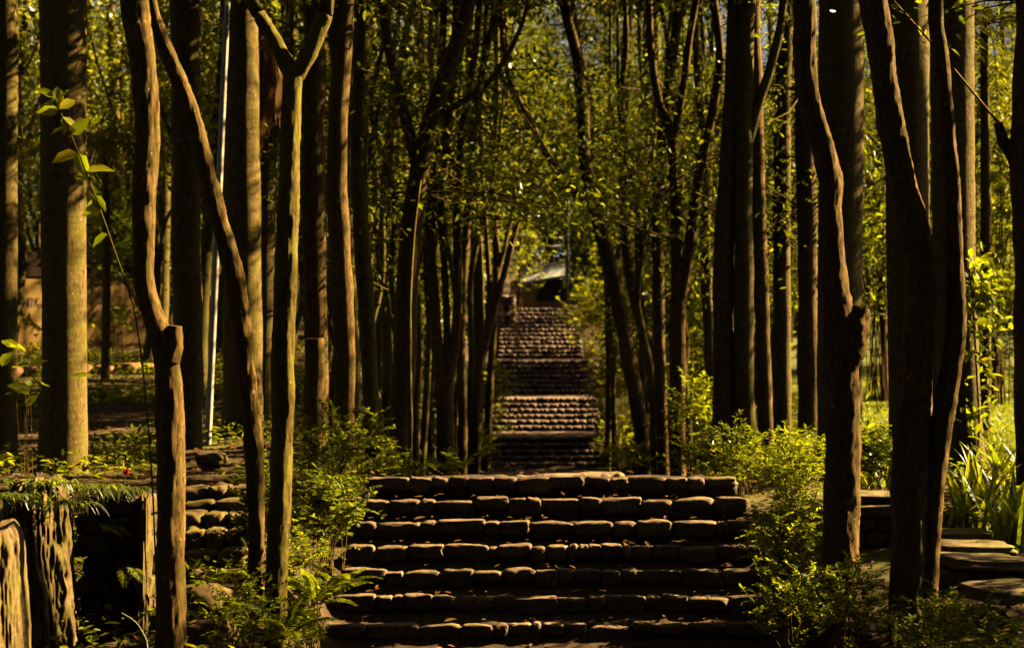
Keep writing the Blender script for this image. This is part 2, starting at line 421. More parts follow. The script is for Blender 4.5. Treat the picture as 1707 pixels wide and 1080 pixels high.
def build_step(root, xc, half, front, top, rise, run, mats, n, g, lmin, lmax, seed, label=None, near=False):
    """a row of nosing stones, the rough riser under them and the earth tread behind them, near ones darkened as shade: one step"""
    mb = MB(); x = xc-half; m0 = 0
    nh = rise*(.34 if near else .5); dep = .062 if near else .13
    while x < xc+half-.02:
        L = min(g.uniform(lmin, lmax), xc+half-x+.03)
        if g.random() < .2: L *= .5
        zt = top+g.normal(0, .010); hh = nh*g.uniform(.85, 1.25)
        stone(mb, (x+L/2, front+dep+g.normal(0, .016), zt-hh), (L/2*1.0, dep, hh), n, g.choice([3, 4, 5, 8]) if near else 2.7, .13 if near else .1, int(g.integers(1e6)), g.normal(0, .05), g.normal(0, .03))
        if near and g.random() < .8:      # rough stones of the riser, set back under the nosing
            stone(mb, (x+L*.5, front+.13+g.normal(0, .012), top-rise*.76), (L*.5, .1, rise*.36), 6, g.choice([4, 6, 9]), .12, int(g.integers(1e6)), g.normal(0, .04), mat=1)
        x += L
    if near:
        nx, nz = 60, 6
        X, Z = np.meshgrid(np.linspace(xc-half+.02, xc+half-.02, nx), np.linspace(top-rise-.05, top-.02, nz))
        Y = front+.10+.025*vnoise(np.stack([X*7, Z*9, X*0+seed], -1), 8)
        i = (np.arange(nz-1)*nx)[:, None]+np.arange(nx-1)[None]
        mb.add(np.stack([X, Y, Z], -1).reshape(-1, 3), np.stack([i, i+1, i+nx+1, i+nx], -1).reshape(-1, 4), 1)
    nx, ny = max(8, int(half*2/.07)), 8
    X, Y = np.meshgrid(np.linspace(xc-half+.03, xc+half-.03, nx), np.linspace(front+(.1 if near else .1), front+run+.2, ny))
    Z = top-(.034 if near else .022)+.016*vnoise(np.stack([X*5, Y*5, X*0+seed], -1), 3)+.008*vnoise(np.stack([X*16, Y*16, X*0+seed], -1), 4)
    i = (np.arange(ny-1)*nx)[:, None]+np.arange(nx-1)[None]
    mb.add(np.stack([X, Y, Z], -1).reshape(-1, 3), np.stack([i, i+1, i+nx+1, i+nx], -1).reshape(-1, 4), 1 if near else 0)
    o = mb.obj("step", mats, root)
    if label: o['label'] = label
    return o
g = np.random.default_rng(3)
st = thing("stone_staircase", "wide flight of worn dark stone steps with rounded nosing stones, nearest to the viewer", "staircase", (.35, 14.0, .1))
for k in range(-3, 7):
    d = 14.7+STEP_RUN*k; xc = .33+.01*k
    half = 1.86-(.02*k)
    lb = "lowest visible step with bright moss at its end" if k == 0 else None
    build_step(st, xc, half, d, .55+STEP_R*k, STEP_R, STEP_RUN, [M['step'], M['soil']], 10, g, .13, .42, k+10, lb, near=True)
st2 = thing("stone_threshold", "narrow row of sunlit stones along the crest behind the top step", "stone step", (.35, 17.4, 1.3))
build_step(st2, .37, .72, 17.5, 1.535, .17, .4, M['step'], 6, g, .12, .4, 99)
fs = thing("stone_staircase", "long distant flight of narrow reddish stone steps climbing between bushes", "staircase", (1.1, 54.8, -1.6))
zt = -1.6
for i, (d0, n_) in enumerate(((55.0, 6), (60.4, 6), (65.8, 7), (71.6, 12))):
    for k in range(n_):
        zt += .17
        d = d0+.4*k
        last = (k == n_-1)
        build_step(fs, 1.12, 1.9-.012*(d-55), d, zt, .17, 3.1 if last else .4, M['step_far'], 4, g, .16, .36, k)
# path sheet: landing at the top of the near stairs and the way down into the dip
def path_sheet():
    ds = np.concatenate([np.arange(17.1, 26, .25), np.arange(26, 55.4, .8)])
    us = np.linspace(-1.7, 1.7, 18)
    D, U = np.meshgrid(ds, us, indexing='ij')
    X = stair_x(D)+U; Z = np.interp(D, _cd, _cz)+.07+.02*vnoise(np.stack([X*2, D*2, X*0], -1), 5)
    v = np.stack([X, D, Z], -1).reshape(-1, 3); nx = 18
    i = (np.arange(len(ds)-1)*nx)[:, None]+np.arange(nx-1)[None]
    mb = MB(); mb.add(v, np.stack([i, i+1, i+nx+1, i+nx], -1).reshape(-1, 4))
    tag(mb.obj("path", M['step']), kind='structure')
path_sheet()

# ------------------------------------------------------------------ trees
def twig_crown(mb, c, R, n_cl, n_lf, size, g, anchors, tpl=LEAF6, prune=True, spread=.32, leafmat=0, barkmat=1):
    """leaf sprays hung on twigs that start at anchor points"""
    pts = unit(g.normal(size=(n_cl, 3)))*(g.random((n_cl, 1))**.45)*np.asarray(R)+np.asarray(c)
    if prune:      # nothing hangs low over the stairs
        over = (np.abs(pts[:, 0]-stair_x(pts[:, 1])) < 1.9+.01*pts[:, 1]) & (pts[:, 2] < EYE+.055*pts[:, 1])
        pts = pts[~over]; pts = pts[keep(pts, .12, 0)]; n_cl = len(pts)
        if not n_cl: return
    anchors = np.asarray(anchors, float)
    for q in pts:
        a = anchors[np.argmin(((anchors-q)**2).sum(1)*(.6+.8*g.random(len(anchors))))]
        mid = (a+q)/2+g.normal(0, .12, 3)*np.linalg.norm(q-a)*.5
        L = np.linalg.norm(q-a)
        r0 = min(.006+.006*L, .013)
        tube(mb, [(*a, r0), (*mid, r0*.7), (*q, r0*.3)], 4, L/4+.05, 0, mat=barkmat, cap=False)
    n = n_cl*n_lf
    ci = np.repeat(np.arange(n_cl), n_lf)
    off = g.normal(size=(n, 3))*np.array([spread, spread, spread*.55])
    pos = pts[ci]+off
    ax = unit(off+g.normal(0, .35, (n, 3))+np.array([0, 0, -.12])); nr = unit(g.normal(0, .75, (n, 3))+np.array([.35, 0, .8]))
    sz = size*g.uniform(.6, 1.25, n)
    if prune:
        k = keep(pos+ax*(sz*.5)[:, None], size*.55, .012); pos, ax, nr, sz = pos[k], ax[k], nr[k], sz[k]
    scatter(mb, tpl, pos, ax, nr, sz, leafmat)

def to3(path, d, dd=0.0):
    """pixel path (x, y, width) -> world (x, y, z, r)"""
    out = []
    for k, (x, y, w) in enumerate(path):
        q = P(x, y, d+dd*k); out.append([*q, w/F*d/2])
    return out

def extend_up(p, ztop, g, taper=.55, wob=.12):
    p = [list(q) for q in p]
    a = np.array(p[-1]); prev = np.array(p[-2])
    dirn = unit(a[:3]-prev[:3]); r = a[3]
    n = max(2, int((ztop-a[2])/1.1))
    for k in range(n):
        dirn = unit(dirn*.7+np.array([0, 0, .45])+g.normal(0, wob, 3)); stepl = (ztop-a[2])/n
        q = np.array(p[-1][:3])+dirn*stepl/max(dirn[2], .4)
        p.append([*q, r*(1-(1-taper)*(k+1)/n)])
    return p

NEAR_TREES = []
def tree(label, d, trunk, forks=(), bark='bark', ztop=9.5, crown=(60, 22), leaf=.085, stubs=(), seed=None, name="slender_tree", group=None,
         sides=16, rough=.105, lean=0.0, lab_branch=None, cr=1.6, cat="tree"):
    """trunk: pixel path from the base up (x, y, width); forks: (path, go_on) each a branch of its own"""
    g = np.random.default_rng(seed if seed is not None else int(trunk[0][0]*13+trunk[0][1]))
    p = to3(trunk, d, lean)
    z0 = float(gz(p[0][0], p[0][1]))
    if p[0][2] > z0-.1:
        p.insert(0, [p[0][0]+g.normal(0, .01), p[0][1], z0-.15, p[0][3]*1.25])
    root = thing(name, label, cat, (p[0][0], p[0][1], z0), group)
    anchors = []
    ends_up = trunk[-1][1] <= 15
    if ends_up: p = extend_up(p, ztop*g.uniform(.9, 1.1), g)
    mb = MB(); tube(mb, p, sides*3 if d < 16 else sides, .03 if d < 16 else .12, rough, seed=int(g.integers(999)))
    mb.obj("trunk", M[bark], root)
    if ends_up: anchors += [q[:3] for q in p if q[2] > 5.5]
    BRP = []
    for path in forks:
        q = to3(path, d, lean)
        up = path[-1][1] <= 15
        if up: q = extend_up(q, ztop*g.uniform(.8, 1.1), g, .4, .16)
        mb = MB(); tube(mb, q, sides*2 if d < 16 else max(8, sides-4), .035 if d < 16 else .14, rough, seed=int(g.integers(999)))
        mb.obj("branch", M[bark], root); BRP += q
        anchors += [w[:3] for w in q if w[2] > (5.5 if up else 3.0)] or [q[-1][:3]]
    for (path, red) in stubs:
        q = to3(path, d-.02)
        mb = MB(); tube(mb, q, 28, .02, rough*1.8, seed=int(g.integers(999)), capmat=1)
        o = mb.obj("cut_stub", [M[bark], M['cut'] if red else M[bark]], root)
        if red: o['label'] = "short cut stub with a reddish sawn face"
    if crown and anchors:
        A = np.array(anchors); c = A[-1]*0+A.mean(0)+np.array([0, 0, .7])
        c[2] = max(c[2], EYE+.19*d+.9)
        mb = MB(); twig_crown(mb, c+np.array([0, 0, .9]), (cr+.9, cr+.9, 2.3), crown[0]*3, crown[1], leaf*1.5, g, A)
        if d >= 27 or seed == 9:
            allp = np.array([q[:3] for q in p if q[2] > z0+2.2]+[w[:3] for w in BRP if w[2] > z0+2.2])
            c2 = np.array([allp[:, 0].mean(), allp[:, 1].mean(), EYE+.085*d])
            twig_crown(mb, c2, (cr*1.1, cr*1.2, .085*d), crown[0], crown[1], leaf*1.15, g, allp)
        mb.obj("crown", [M['leaf'], M[bark]], root)
    return root

G1 = "slender trees lining the stairs"
# -- near left
tree("crooked brown tree with a swollen bend and broken red stub beside the mossy stump", 12.5,
     [(285, 1110, 52), (284, 950, 48), (285, 800, 45), (284, 690, 46), (278, 610, 42), (268, 560, 40), (250, 510, 36), (240, 455, 35), (240, 330, 38), (246, 230, 40), (243, 150, 42), (232, 60, 44), (222, 0, 46)],
     stubs=[([(280, 600, 36), (288, 570, 30), (291, 543, 22)], True)], seed=1, crown=(40, 18))
tree("thin tree leaning across the white pole, bowing out at mid height", 14.0,
     [(430, 1010, 30), (427, 880, 28), (424, 760, 30), (412, 640, 33), (402, 540, 34), (390, 455, 33), (366, 370, 30), (345, 290, 29), (322, 200, 27), (292, 120, 26), (268, 60, 24), (250, 0, 22)], seed=2, crown=(30, 16))
tree("mossy forked tree by the stairs, splitting into two limbs near the top", 13.3,
     [(461, 1060, 38), (462, 960, 36), (466, 860, 37), (470, 740, 36), (471, 620, 40), (476, 480, 40), (480, 350, 36), (484, 220, 32), (488, 125, 32)],
     forks=[[(488, 130, 28), (470, 92, 26), (450, 55, 24), (432, 25, 22), (418, 0, 22)], [(490, 130, 28), (512, 95, 28), (530, 55, 28), (541, 25, 28), (545, 0, 26)]],
     bark='bark_moss', seed=3, crown=(50, 18))
tree("slim dark trunk just left of the white pole and taller than it", 23, [(312, 790, 56), (313, 600, 50), (311, 400, 48), (310, 200, 48), (308, 0, 48)], bark='palm', seed=5, ztop=12, crown=None, name="palm_tree")
# -- left of the stairs, middle distance
tree("dark straight trunk beside a sawn stump, left of the central fork", 22, [(530, 740, 38), (527, 560, 38), (523, 350, 40), (521, 180, 38), (523, 0, 36)], seed=6, group=None)
tree("dark trunk with a mossy lit limb rising at its top", 20.5, [(575, 740, 34), (573, 560, 36), (568, 420, 36), (561, 300, 34), (565, 160, 32), (572, 80, 30), (574, 0, 30)],
     forks=[[(567, 130, 22), (557, 70, 20), (556, 0, 20)]], seed=7)
tree("thin trunk with a short pale broken spur in its upper half", 23, [(622, 770, 30), (617, 640, 28), (611, 520, 28), (603, 400, 28), (598, 280, 28), (600, 150, 26), (601, 0, 25)],
     stubs=[([(604, 300, 16), (607, 255, 13), (612, 224, 8)], False)], bark='bark_moss', seed=8)
tree("slim trunk standing between the spurred tree and the pale lit limb", 27, [(592, 770, 20), (590, 600, 20), (583, 450, 20), (578, 300, 20), (583, 150, 18), (590, 0, 18)], bark='bark_moss', seed=81)
tree("brown forked tree left of the path, with three widely spread limbs", 24,
     [(664, 800, 46), (668, 700, 42), (674, 600, 40), (677, 500, 38), (684, 400, 38), (694, 320, 36), (704, 260, 34)],
     forks=[[(704, 262, 32), (718, 205, 30), (735, 150, 28), (752, 100, 27), (770, 45, 25), (783, 0, 24)],
            [(698, 295, 22), (684, 230, 20), (668, 165, 19), (652, 100, 18), (643, 50, 17), (636, 0, 16)],
            [(716, 205, 14), (745, 185, 12), (790, 158, 11), (830, 118, 10), (862, 60, 8), (880, 0, 7)]], seed=9, crown=(90, 24), leaf=.1, cr=2.2)
tree("very thin pale stem in front of the brown forked tree", 21, [(683, 790, 9), (684, 700, 8), (682, 600, 9), (683, 480, 8), (690, 380, 7), (700, 300, 6)], bark='bark_moss', seed=10, crown=None)
tree("dark multi stemmed tree nearest the path on its left side", 30,
     [(742, 800, 30), (741, 700, 30), (739, 640, 32)],
     forks=[[(738, 650, 22), (728, 570, 20), (722, 470, 18), (716, 380, 16), (722, 250, 14), (735, 120, 13), (740, 0, 12)], [(742, 650, 20), (757, 580, 18), (764, 480, 16), (762, 360, 14), (770, 220, 13), (792, 90, 12), (800, 0, 11)],
            [(740, 640, 14), (745, 560, 12), (741, 450, 12), (736, 320, 11), (748, 180, 10), (760, 0, 9)]], seed=11, crown=(80, 24), leaf=.11, cr=2.0)
tree("slim upright stem right of the dark multi stemmed tree", 33, [(770, 800, 16), (771, 680, 16), (768, 560, 15), (775, 420, 14), (785, 280, 13), (800, 140, 12), (830, 0, 11)], seed=12, leaf=.11)
tree("slanting stem with a lit edge beside the bushes of the distant stairs", 34, [(793, 790, 16), (794, 700, 17), (798, 620, 17), (812, 555, 15), (828, 500, 13), (845, 440, 11), (862, 370, 9)],
     forks=[[(812, 556, 10), (815, 470, 9), (808, 350, 8), (800, 200, 7), (812, 0, 7)]], seed=13, crown=(40, 20), leaf=.12)
tree("slender pale stem among the leaves left of the path", 31, [(703, 790, 12), (712, 640, 12), (716, 520, 12), (712, 420, 11), (742, 250, 10), (760, 120, 9), (790, 0, 8)], bark='bark_moss', seed=14, leaf=.1)
tree("slender stem behind the brown forked tree", 35, [(640, 780, 18), (645, 600, 17), (638, 450, 16), (650, 300, 14), (660, 150, 12), (690, 0, 11)], bark='bark_moss', seed=15, leaf=.11)
# -- right of the stairs, middle distance
tree("leaning brown tree at the right edge of the path, arching over it", 36,
     [(1078, 800, 26), (1070, 730, 26), (1060, 660, 26), (1048, 600, 26), (1036, 530, 26), (1022, 460, 25), (1003, 390, 24), (987, 330, 23), (974, 260, 22), (970, 180, 20), (962, 100, 18), (948, 40, 17), (938, 0, 16)],
     forks=[[(990, 345, 14), (950, 310, 12), (915, 260, 11), (885, 205, 10), (862, 160, 9), (845, 120, 7), (830, 0, 6)]], seed=20, crown=(110, 24), leaf=.13, cr=2.6)
tree("dark trunk curving out of the arching tree's foot", 38, [(1100, 800, 22), (1099, 700, 22), (1090, 600, 21), (1070, 540, 20), (1052, 470, 19), (1041, 380, 18), (1040, 250, 17), (1042, 120, 16), (1048, 0, 15)], seed=21, leaf=.12)
tree("pale curving stem with a lit bow at its foot", 35, [(1092, 790, 14), (1086, 640, 14), (1072, 560, 13), (1062, 500, 12), (1070, 420, 12), (1083, 300, 11), (1092, 150, 10), (1080, 0, 10)], bark='bark_moss', seed=22, leaf=.12)
tree("straight dark trunk between the curving stem and the fork", 33, [(1106, 800, 20), (1101, 650, 20), (1098, 500, 20), (1096, 350, 19), (1108, 200, 18), (1122, 90, 17), (1135, 0, 16)], seed=23, leaf=.11)
tree("forked tree with dark trunk and two slim limbs, right of the path", 28,
     [(1130, 800, 28), (1130, 700, 27), (1129, 600, 27), (1130, 500, 26)],
     forks=[[(1129, 510, 20), (1126, 400, 18), (1124, 300, 17), (1118, 220, 16), (1098, 170, 14), (1085, 80, 13), (1082, 0, 12)],
            [(1132, 520, 20), (1148, 420, 19), (1160, 330, 18), (1170, 270, 17), (1185, 200, 16), (1200, 100, 15), (1190, 0, 14)],
            [(1122, 240, 12), (1138, 150, 12), (1150, 60, 12), (1160, 0, 11)]], seed=24, crown=(90, 24), leaf=.1, cr=2.0)
tree("bright mossy trunk forking into a narrow V above mid height", 30,
     [(1190, 760, 18), (1186, 640, 20), (1181, 540, 19), (1176, 440, 19), (1176, 340, 19), (1181, 240, 19)],
     forks=[[(1180, 245, 14), (1170, 200, 13), (1163, 130, 12), (1158, 0, 11)], [(1182, 245, 16), (1200, 205, 16), (1222, 160, 15), (1236, 90, 14), (1242, 0, 13)]], bark='bark_moss', seed=25, crown=(60, 22), leaf=.1)
tree("thick dark trunk next to the bright mossy V tree", 25, [(1208, 760, 38), (1206, 640, 36), (1206, 500, 35), (1210, 370, 34), (1216, 270, 32), (1222, 140, 28), (1226, 0, 26)], seed=26, leaf=.09)
tree("dark trunk with pale lichen patches low on its side", 24.9, [(1242, 740, 36), (1240, 600, 33), (1240, 450, 32), (1240, 300, 30), (1241, 150, 30), (1247, 0, 28)],
     forks=[[(1242, 260, 18), (1262, 180, 17), (1285, 110, 16), (1300, 50, 15), (1306, 0, 14)]], bark='bark_far', seed=27, leaf=.09)
tree("slim dark trunk between the lichen trunk and the ringed trunk", 26, [(1276, 740, 26), (1272, 600, 26), (1268, 450, 26), (1262, 300, 26), (1258, 150, 25), (1255, 0, 24)], seed=28, leaf=.09)
tree("straight ringed trunk lit yellow along its edge", 28, [(1304, 720, 30), (1304, 560, 29), (1303, 400, 29), (1304, 260, 28), (1305, 160, 28), (1312, 0, 22)], bark='palm', seed=29, leaf=.1)
tree("dark trunk standing on the lawn behind the bright shrub", 27, [(1348, 720, 36), (1347, 550, 34), (1345, 350, 33), (1340, 150, 32), (1335, 0, 30)], seed=30, leaf=.1)
tree("thin bare trunk on the sunny lawn", 34, [(1474, 740, 13), (1474, 600, 12), (1470, 450, 12), (1466, 250, 11), (1460, 0, 10)], seed=31, leaf=.12)
gs = np.random.default_rng(303)
for j, (x, d, bx, dx) in enumerate(((1012, 41, 8, -50), (1030, 44, -14, 40), (1062, 37, 10, -20), (1085, 42, -16, 30), (1118, 39, 14, 60), (1150, 34, -10, -40), (1165, 44, 10, 25), (1215, 32, -12, 20), (1226, 36, 10, -30),
                                  (690, 36, 8, 30), (722, 39, -12, 40), (756, 42, 10, -30), (784, 44, -8, 50), (808, 47, 10, 30), (655, 30, 10, -20), (630, 33, -8, 30), (548, 27, 8, 20), (500, 29, -8, -15), (1290, 33, 6, 20), (1320, 38, -8, 10))):
    w = gs.uniform(9, 15); f = [gs.normal(0, 7) for _ in range(6)]
    pth = [(x, 795, w*1.2), (x+bx*.4+f[0]*.4, 690, w), (x+bx+f[1], 580, w*.95), (x+bx*.7+dx*.2+f[2], 460, w*.9), (x+dx*.45+f[3], 330, w*.8), (x+dx*.7+f[4], 190, w*.7), (x+dx*.9, 80, w*.65), (x+dx+f[5], 0, w*.6)]
    k = int(gs.integers(2, 5)); q = pth[k]; sg = gs.choice([-1, 1])
    fk = [[(q[0], q[1]+5, w*.6), (q[0]+sg*18, q[1]-70, w*.5), (q[0]+sg*30+f[2], q[1]-160, w*.42), (q[0]+sg*gs.uniform(25, 70), max(q[1]-300, 16), w*.3)]]
    tree("thin crooked stem crowding the path among the thicker trunks", d, pth, fk, bark=('bark_moss', 'bark', 'bark_far')[j % 3], seed=900+j, crown=(26, 20), leaf=.11, cr=1.4, group="thin stems crowding the path", sides=8)
# -- near right
tree("crooked bare trunk with a sharp elbow and a knotted sawn limb", 14.0,
     [(1404, 960, 62), (1403, 870, 56), (1404, 780, 56), (1403, 690, 58), (1401, 610, 60), (1397, 540, 58), (1390, 480, 50), (1386, 420, 42), (1384, 350, 38), (1384, 300, 40), (1372, 250, 38), (1356, 200, 36), (1345, 150, 36), (1340, 80, 38), (1340, 0, 38)],
     stubs=[([(1400, 640, 44), (1413, 580, 52), (1425, 548, 46), (1432, 524, 36), (1435, 512, 28)], False)], seed=40, crown=(45, 18))
tree("dark double stemmed tree leaning to the right over the side terrace", 12.8,
     [(1512, 1040, 62), (1514, 930, 58), (1516, 800, 60), (1520, 680, 58), (1528, 580, 54), (1535, 500, 52), (1533, 430, 50), (1518, 360, 48), (1503, 300, 46), (1488, 220, 44), (1476, 140, 44), (1465, 60, 46), (1455, 0, 46)],
     forks=[[(1541, 1035, 38), (1548, 930, 36), (1556, 820, 36), (1568, 720, 36), (1582, 640, 36), (1592, 570, 34), (1594, 510, 32), (1590, 430, 30), (1586, 300, 26), (1570, 100, 24), (1560, 0, 24)]], seed=41, crown=(40, 18))

# -- palms
FROND = None
def frond_mesh(L=2.8, droop=1.2, n=46, lw=.03, ll=.55, seed=0, mats=None, name="frond"):
    g = np.random.default_rng(seed); mb = MB()
    t = np.linspace(0, 1, 14)
    c = np.stack([L*(t-.12*t**3), 0.12*np.sin(t*2+seed), .55*L*t*(1-t)*.9-droop*t**2], -1)
    tube(mb, np.column_stack([c, .022*(1-t*.85)]), 5, .25, 0, mat=1, cap=False)
    tt = np.linspace(.12, .99, n)
    for sgn in (-1, 1):
        pos = np.stack([np.interp(tt, t, c[:, k]) for k in range(3)], -1)
        tan = unit(np.stack([np.interp(tt, t, np.gradient(c[:, k])) for k in range(3)], -1))
        side = unit(np.cross(tan, [0, 0, 1.0]))*sgn
        ax = unit(side*.9+tan*.55+np.array([0, 0, -.35])+g.normal(0, .12, (n, 3)))
        nr = unit(np.cross(ax, tan)*sgn+g.normal(0, .1, (n, 3)))
        sz = ll*np.sin(np.clip(tt*.9+.12, 0, 1)*np.pi)**.6*g.uniform(.85, 1.1, n)
        tv = np.array([[0, -.012, 0], [.35, -.04, -.01], [1, 0, -.14], [.35, .04, -.01], [0, .012, 0]])
        scatter(mb, (tv, np.array([[0, 1, 2, 3]])), pos, ax, nr, sz)
    return mb.mesh(name, mats or [M['leaf_frond'], M['bark_moss']], smooth=False)
FR = [frond_mesh(seed=s, droop=d_) for s, d_ in ((1, .9), (2, 1.5), (3, 2.1))]
def add_fronds(root, top, n, g, scale=1.0, rot0=None, zmin=None):
    b = np.array(root['_o'])
    for k in range(n):
        o = bpy.data.objects.new("frond", FR[k % 3]); COL.objects.link(o); o.parent = root
        o.location = np.asarray(top)-b
        o.rotation_euler = (g.normal(0, .1), g.uniform(-.5, .35), (k/n*2*np.pi if rot0 is None else rot0[k])+g.normal(0, .15))
        o.scale = [scale*g.uniform(.85, 1.1)]*3
def palm(label, d, trunk, ztop, nfr=9, seed=0, sc=1.0, flare=1.0):
    g = np.random.default_rng(seed)
    p = to3(trunk, d); z0 = float(gz(p[0][0], p[0][1]))
    if p[0][2] > z0-.1: p.insert(0, [p[0][0], p[0][1], z0-.2, p[0][3]*1.1])
    r = p[-1][3]
    p.append([p[-1][0]+g.normal(0, .1), p[-1][1], (p[-1][2]+ztop)/2, r*.95]); p.append([p[-1][0]+g.normal(0, .1), p[-1][1], ztop, r*.75])
    root = thing("palm_tree", label, "palm tree", (p[1][0], p[1][1], z0))
    mb = MB(); tube(mb, p, 24, .07, .03, seed=seed, ring=.0); mb.obj("trunk", M['palm'], root)
    add_fronds(root, p[-1][:3], nfr, g, sc)
    return root
palm("thick straight palm trunk with pale lichen down its lower half, behind the mossy wall", 20, [(104, 815, 96), (105, 760, 80), (107, 600, 74), (106, 400, 74), (106, 200, 76), (105, 0, 78)], 12.5, 8, 51)
palm("palm trunk cut by the frame's left edge", 21, [(4, 810, 52), (5, 600, 46), (6, 300, 46), (6, 0, 46)], 12, 7, 52)
pr = palm("smooth sunlit palm trunk with fine rings, right of the white pole", 25, [(404, 800, 74), (405, 600, 66), (404, 400, 62), (403, 150, 58), (403, 0, 54)], 14, 8, 53)
pr2 = palm("narrow sunlit palm with a skirt of hanging brown fronds", 26.5, [(438, 800, 44), (438, 600, 40), (440, 400, 38), (444, 100, 38)], 7.6, 0, 54)
mb = MB(); g = np.random.default_rng(5); c0 = P(448, 78, 26.4)
for k in range(60):
    a = k*2.399; dr = np.array([math.cos(a), math.sin(a), 0])
    tv = np.array([[0, -.03, 0], [.5, -.06, .03], [1, -.005, .0], [.5, .06, .02], [0, .03, 0]])
    L = g.uniform(.5, 1.9)
    scatter(mb, (tv, np.array([[0, 1, 2, 3, 4]])), np.array([c0+dr*g.uniform(.13, .19)+[0, 0, g.uniform(-.2, .3)]]), np.array([[dr[0]*.14+g.normal(0, .05), dr[1]*.14, -1]]), np.array([dr]), np.array([L]))
mb.obj("dead_fronds", M['frond_dry'], pr2)['label'] = "skirt of dry brown hanging fronds"
palm("shaded thick palm trunk behind the crooked bare trunk", 22, [(1400, 780, 76), (1400, 500, 74), (1402, 250, 74), (1403, 0, 76)], 12.5, 8, 55)
palm("palm trunk with a lit greenish edge, behind the dark leaning tree", 21, [(1520, 800, 74), (1515, 500, 70), (1512, 250, 72), (1511, 0, 72)], 12, 8, 56)
palm("thick palm trunk with flared root foot, wrapped by bright climbing vine", 20, [(1618, 800, 84), (1612, 770, 62), (1604, 690, 62), (1596, 560, 66), (1590, 400, 70), (1588, 200, 72), (1586, 0, 72)], 12, 9, 57)
tree("dark forked trunk at the frame's right edge", 17.3, [(1722, 860, 60), (1722, 600, 58), (1718, 400, 56), (1712, 280, 54), (1712, 120, 46), (1716, 0, 44)],
     forks=[[(1706, 300, 30), (1690, 262, 24), (1672, 235, 20), (1664, 205, 15)]], seed=58, crown=(30, 16))

# ------------------------------------------------------------------ background trees (copies of a few)
def proto_tree(seed, h, leaf, ncl, nlf, low, rx, bark='bark_far', name="slender_tree", tpl=LEAF4, leafm='leaf_far'):
    g = np.random.default_rng(seed)
    root = thing(name, "x", "tree", (0, 0, 0))
    p = [[0, 0, -.3, .15]]
    for k in range(6):
        p.append([p[-1][0]+g.normal(0, .14), p[-1][1]+g.normal(0, .14), h*(k+1)/6, .14*(1-.13*(k+1))])
    mb = MB(); tube(mb, p, 8, .35, .08, seed=seed)
    A = [q[:3] for q in p if q[2] > low]
    for k in range(5):
        i = g.integers(1, 5); q = np.array(p[i]); a = g.uniform(0, 6.28); br = [list(q[:3])+[q[3]*.6]]
        for s in range(3): br.append([br[-1][0]+math.cos(a)*g.uniform(.2, .6), br[-1][1]+math.sin(a)*g.uniform(.2, .6), br[-1][2]+g.uniform(.7, 1.5), br[-1][3]*.75])
        tube(mb, br, 6, .3, .05, seed=k); A += [w[:3] for w in br[1:]]
    mb.obj("trunk", M[bark], root)
    mb = MB(); twig_crown(mb, (0, 0, (h+1+low)/2), (rx, rx, (h+1.5-low)/2), ncl, nlf, leaf, g, A, tpl, prune=False, spread=.33 if rx < 3 else .5)
    mb.obj("crown", [M[leafm], M[bark]], root)
    return root
SL = [proto_tree(100+i, h, .18, 62, 42, 3.2, 1.9) for i, h in enumerate((10, 11.5, 12.5, 9.5))]
BR = [proto_tree(200+i, h, .27, 130, 56, 1.2, 3.4, name="broad_tree", leafm='leaf_shaded') for i, h in enumerate((12, 15, 17))]
g = np.random.default_rng(21)
used = {id(o): False for o in SL+BR}
def place(proto, x, d, s, label, group):
    z = float(gz(x, d))
    if not used[id(proto)]:
        used[id(proto)] = True; proto.location = (x, d, z); proto.scale = (s, s, s); proto['label'] = label; proto['group'] = group; proto.rotation_euler = (0, 0, g.uniform(0, 6.28)); return
    copy_tree(proto, (x, d, z), g.uniform(0, 6.28), (s, s, s*g.uniform(.92, 1.1)), label, group)
def occupied(px):   # keep the view up the stairs open
    return 800 < px < 1010
n = 0; tries = 0
spots = []
while n < 64 and tries < 3000:
    tries += 1
    d = g.uniform(30, 78); px = g.uniform(-60, 1767)
    x = (px-CX)/F*d
    if abs(x-float(stair_x(d))) < 3.0+(.5 if d > 50 else 0): continue
    if d > 60 and 820 < px < 1000: continue
    if abs(px-45) < 28 or abs(px-290) < 22 or abs(px-480) < 14: continue
    if d < 47 and (10 < px < 90 or 140 < px < 232 or 1430 < px < 1485 or px > 1640): continue
    if any((x-a)**2+((d-b))**2 < 2.2**2 for a, b in spots): continue
    z = float(gz(x, d))
    if not all(ray_clear([[x, d, z+h_]], 2.2) for h_ in (4, 6, 8, 10, 12)): continue
    spots.append((x, d)); place(SL[n % 4], x, d, g.uniform(.85, 1.15), "slender leafy tree in the thicket behind the trees that line the stairs", "slender trees of the thicket"); n += 1
print("slender placed", n)
n = 0; tries = 0
while n < 31 and tries < 3000:
    tries += 1
    d = g.uniform(84, 135); px = g.uniform(-80, 1787); x = (px-CX)/F*d
    if any((x-a)**2+((d-b))**2 < 3.6**2 for a, b in spots): continue
    if abs(px-45) < 95 or abs(px-290) < 70 or abs(px-480) < 40: continue
    z = float(gz(x, d))
    if d < 92 and 820 < px < 1000: continue
    spots.append((x, d)); place(BR[n % 3], x, d, g.uniform(.85, 1.2), "broad leafy tree of the forest wall beyond the distant stairs", "broad trees of the forest wall"); n += 1
print("broad placed", n)
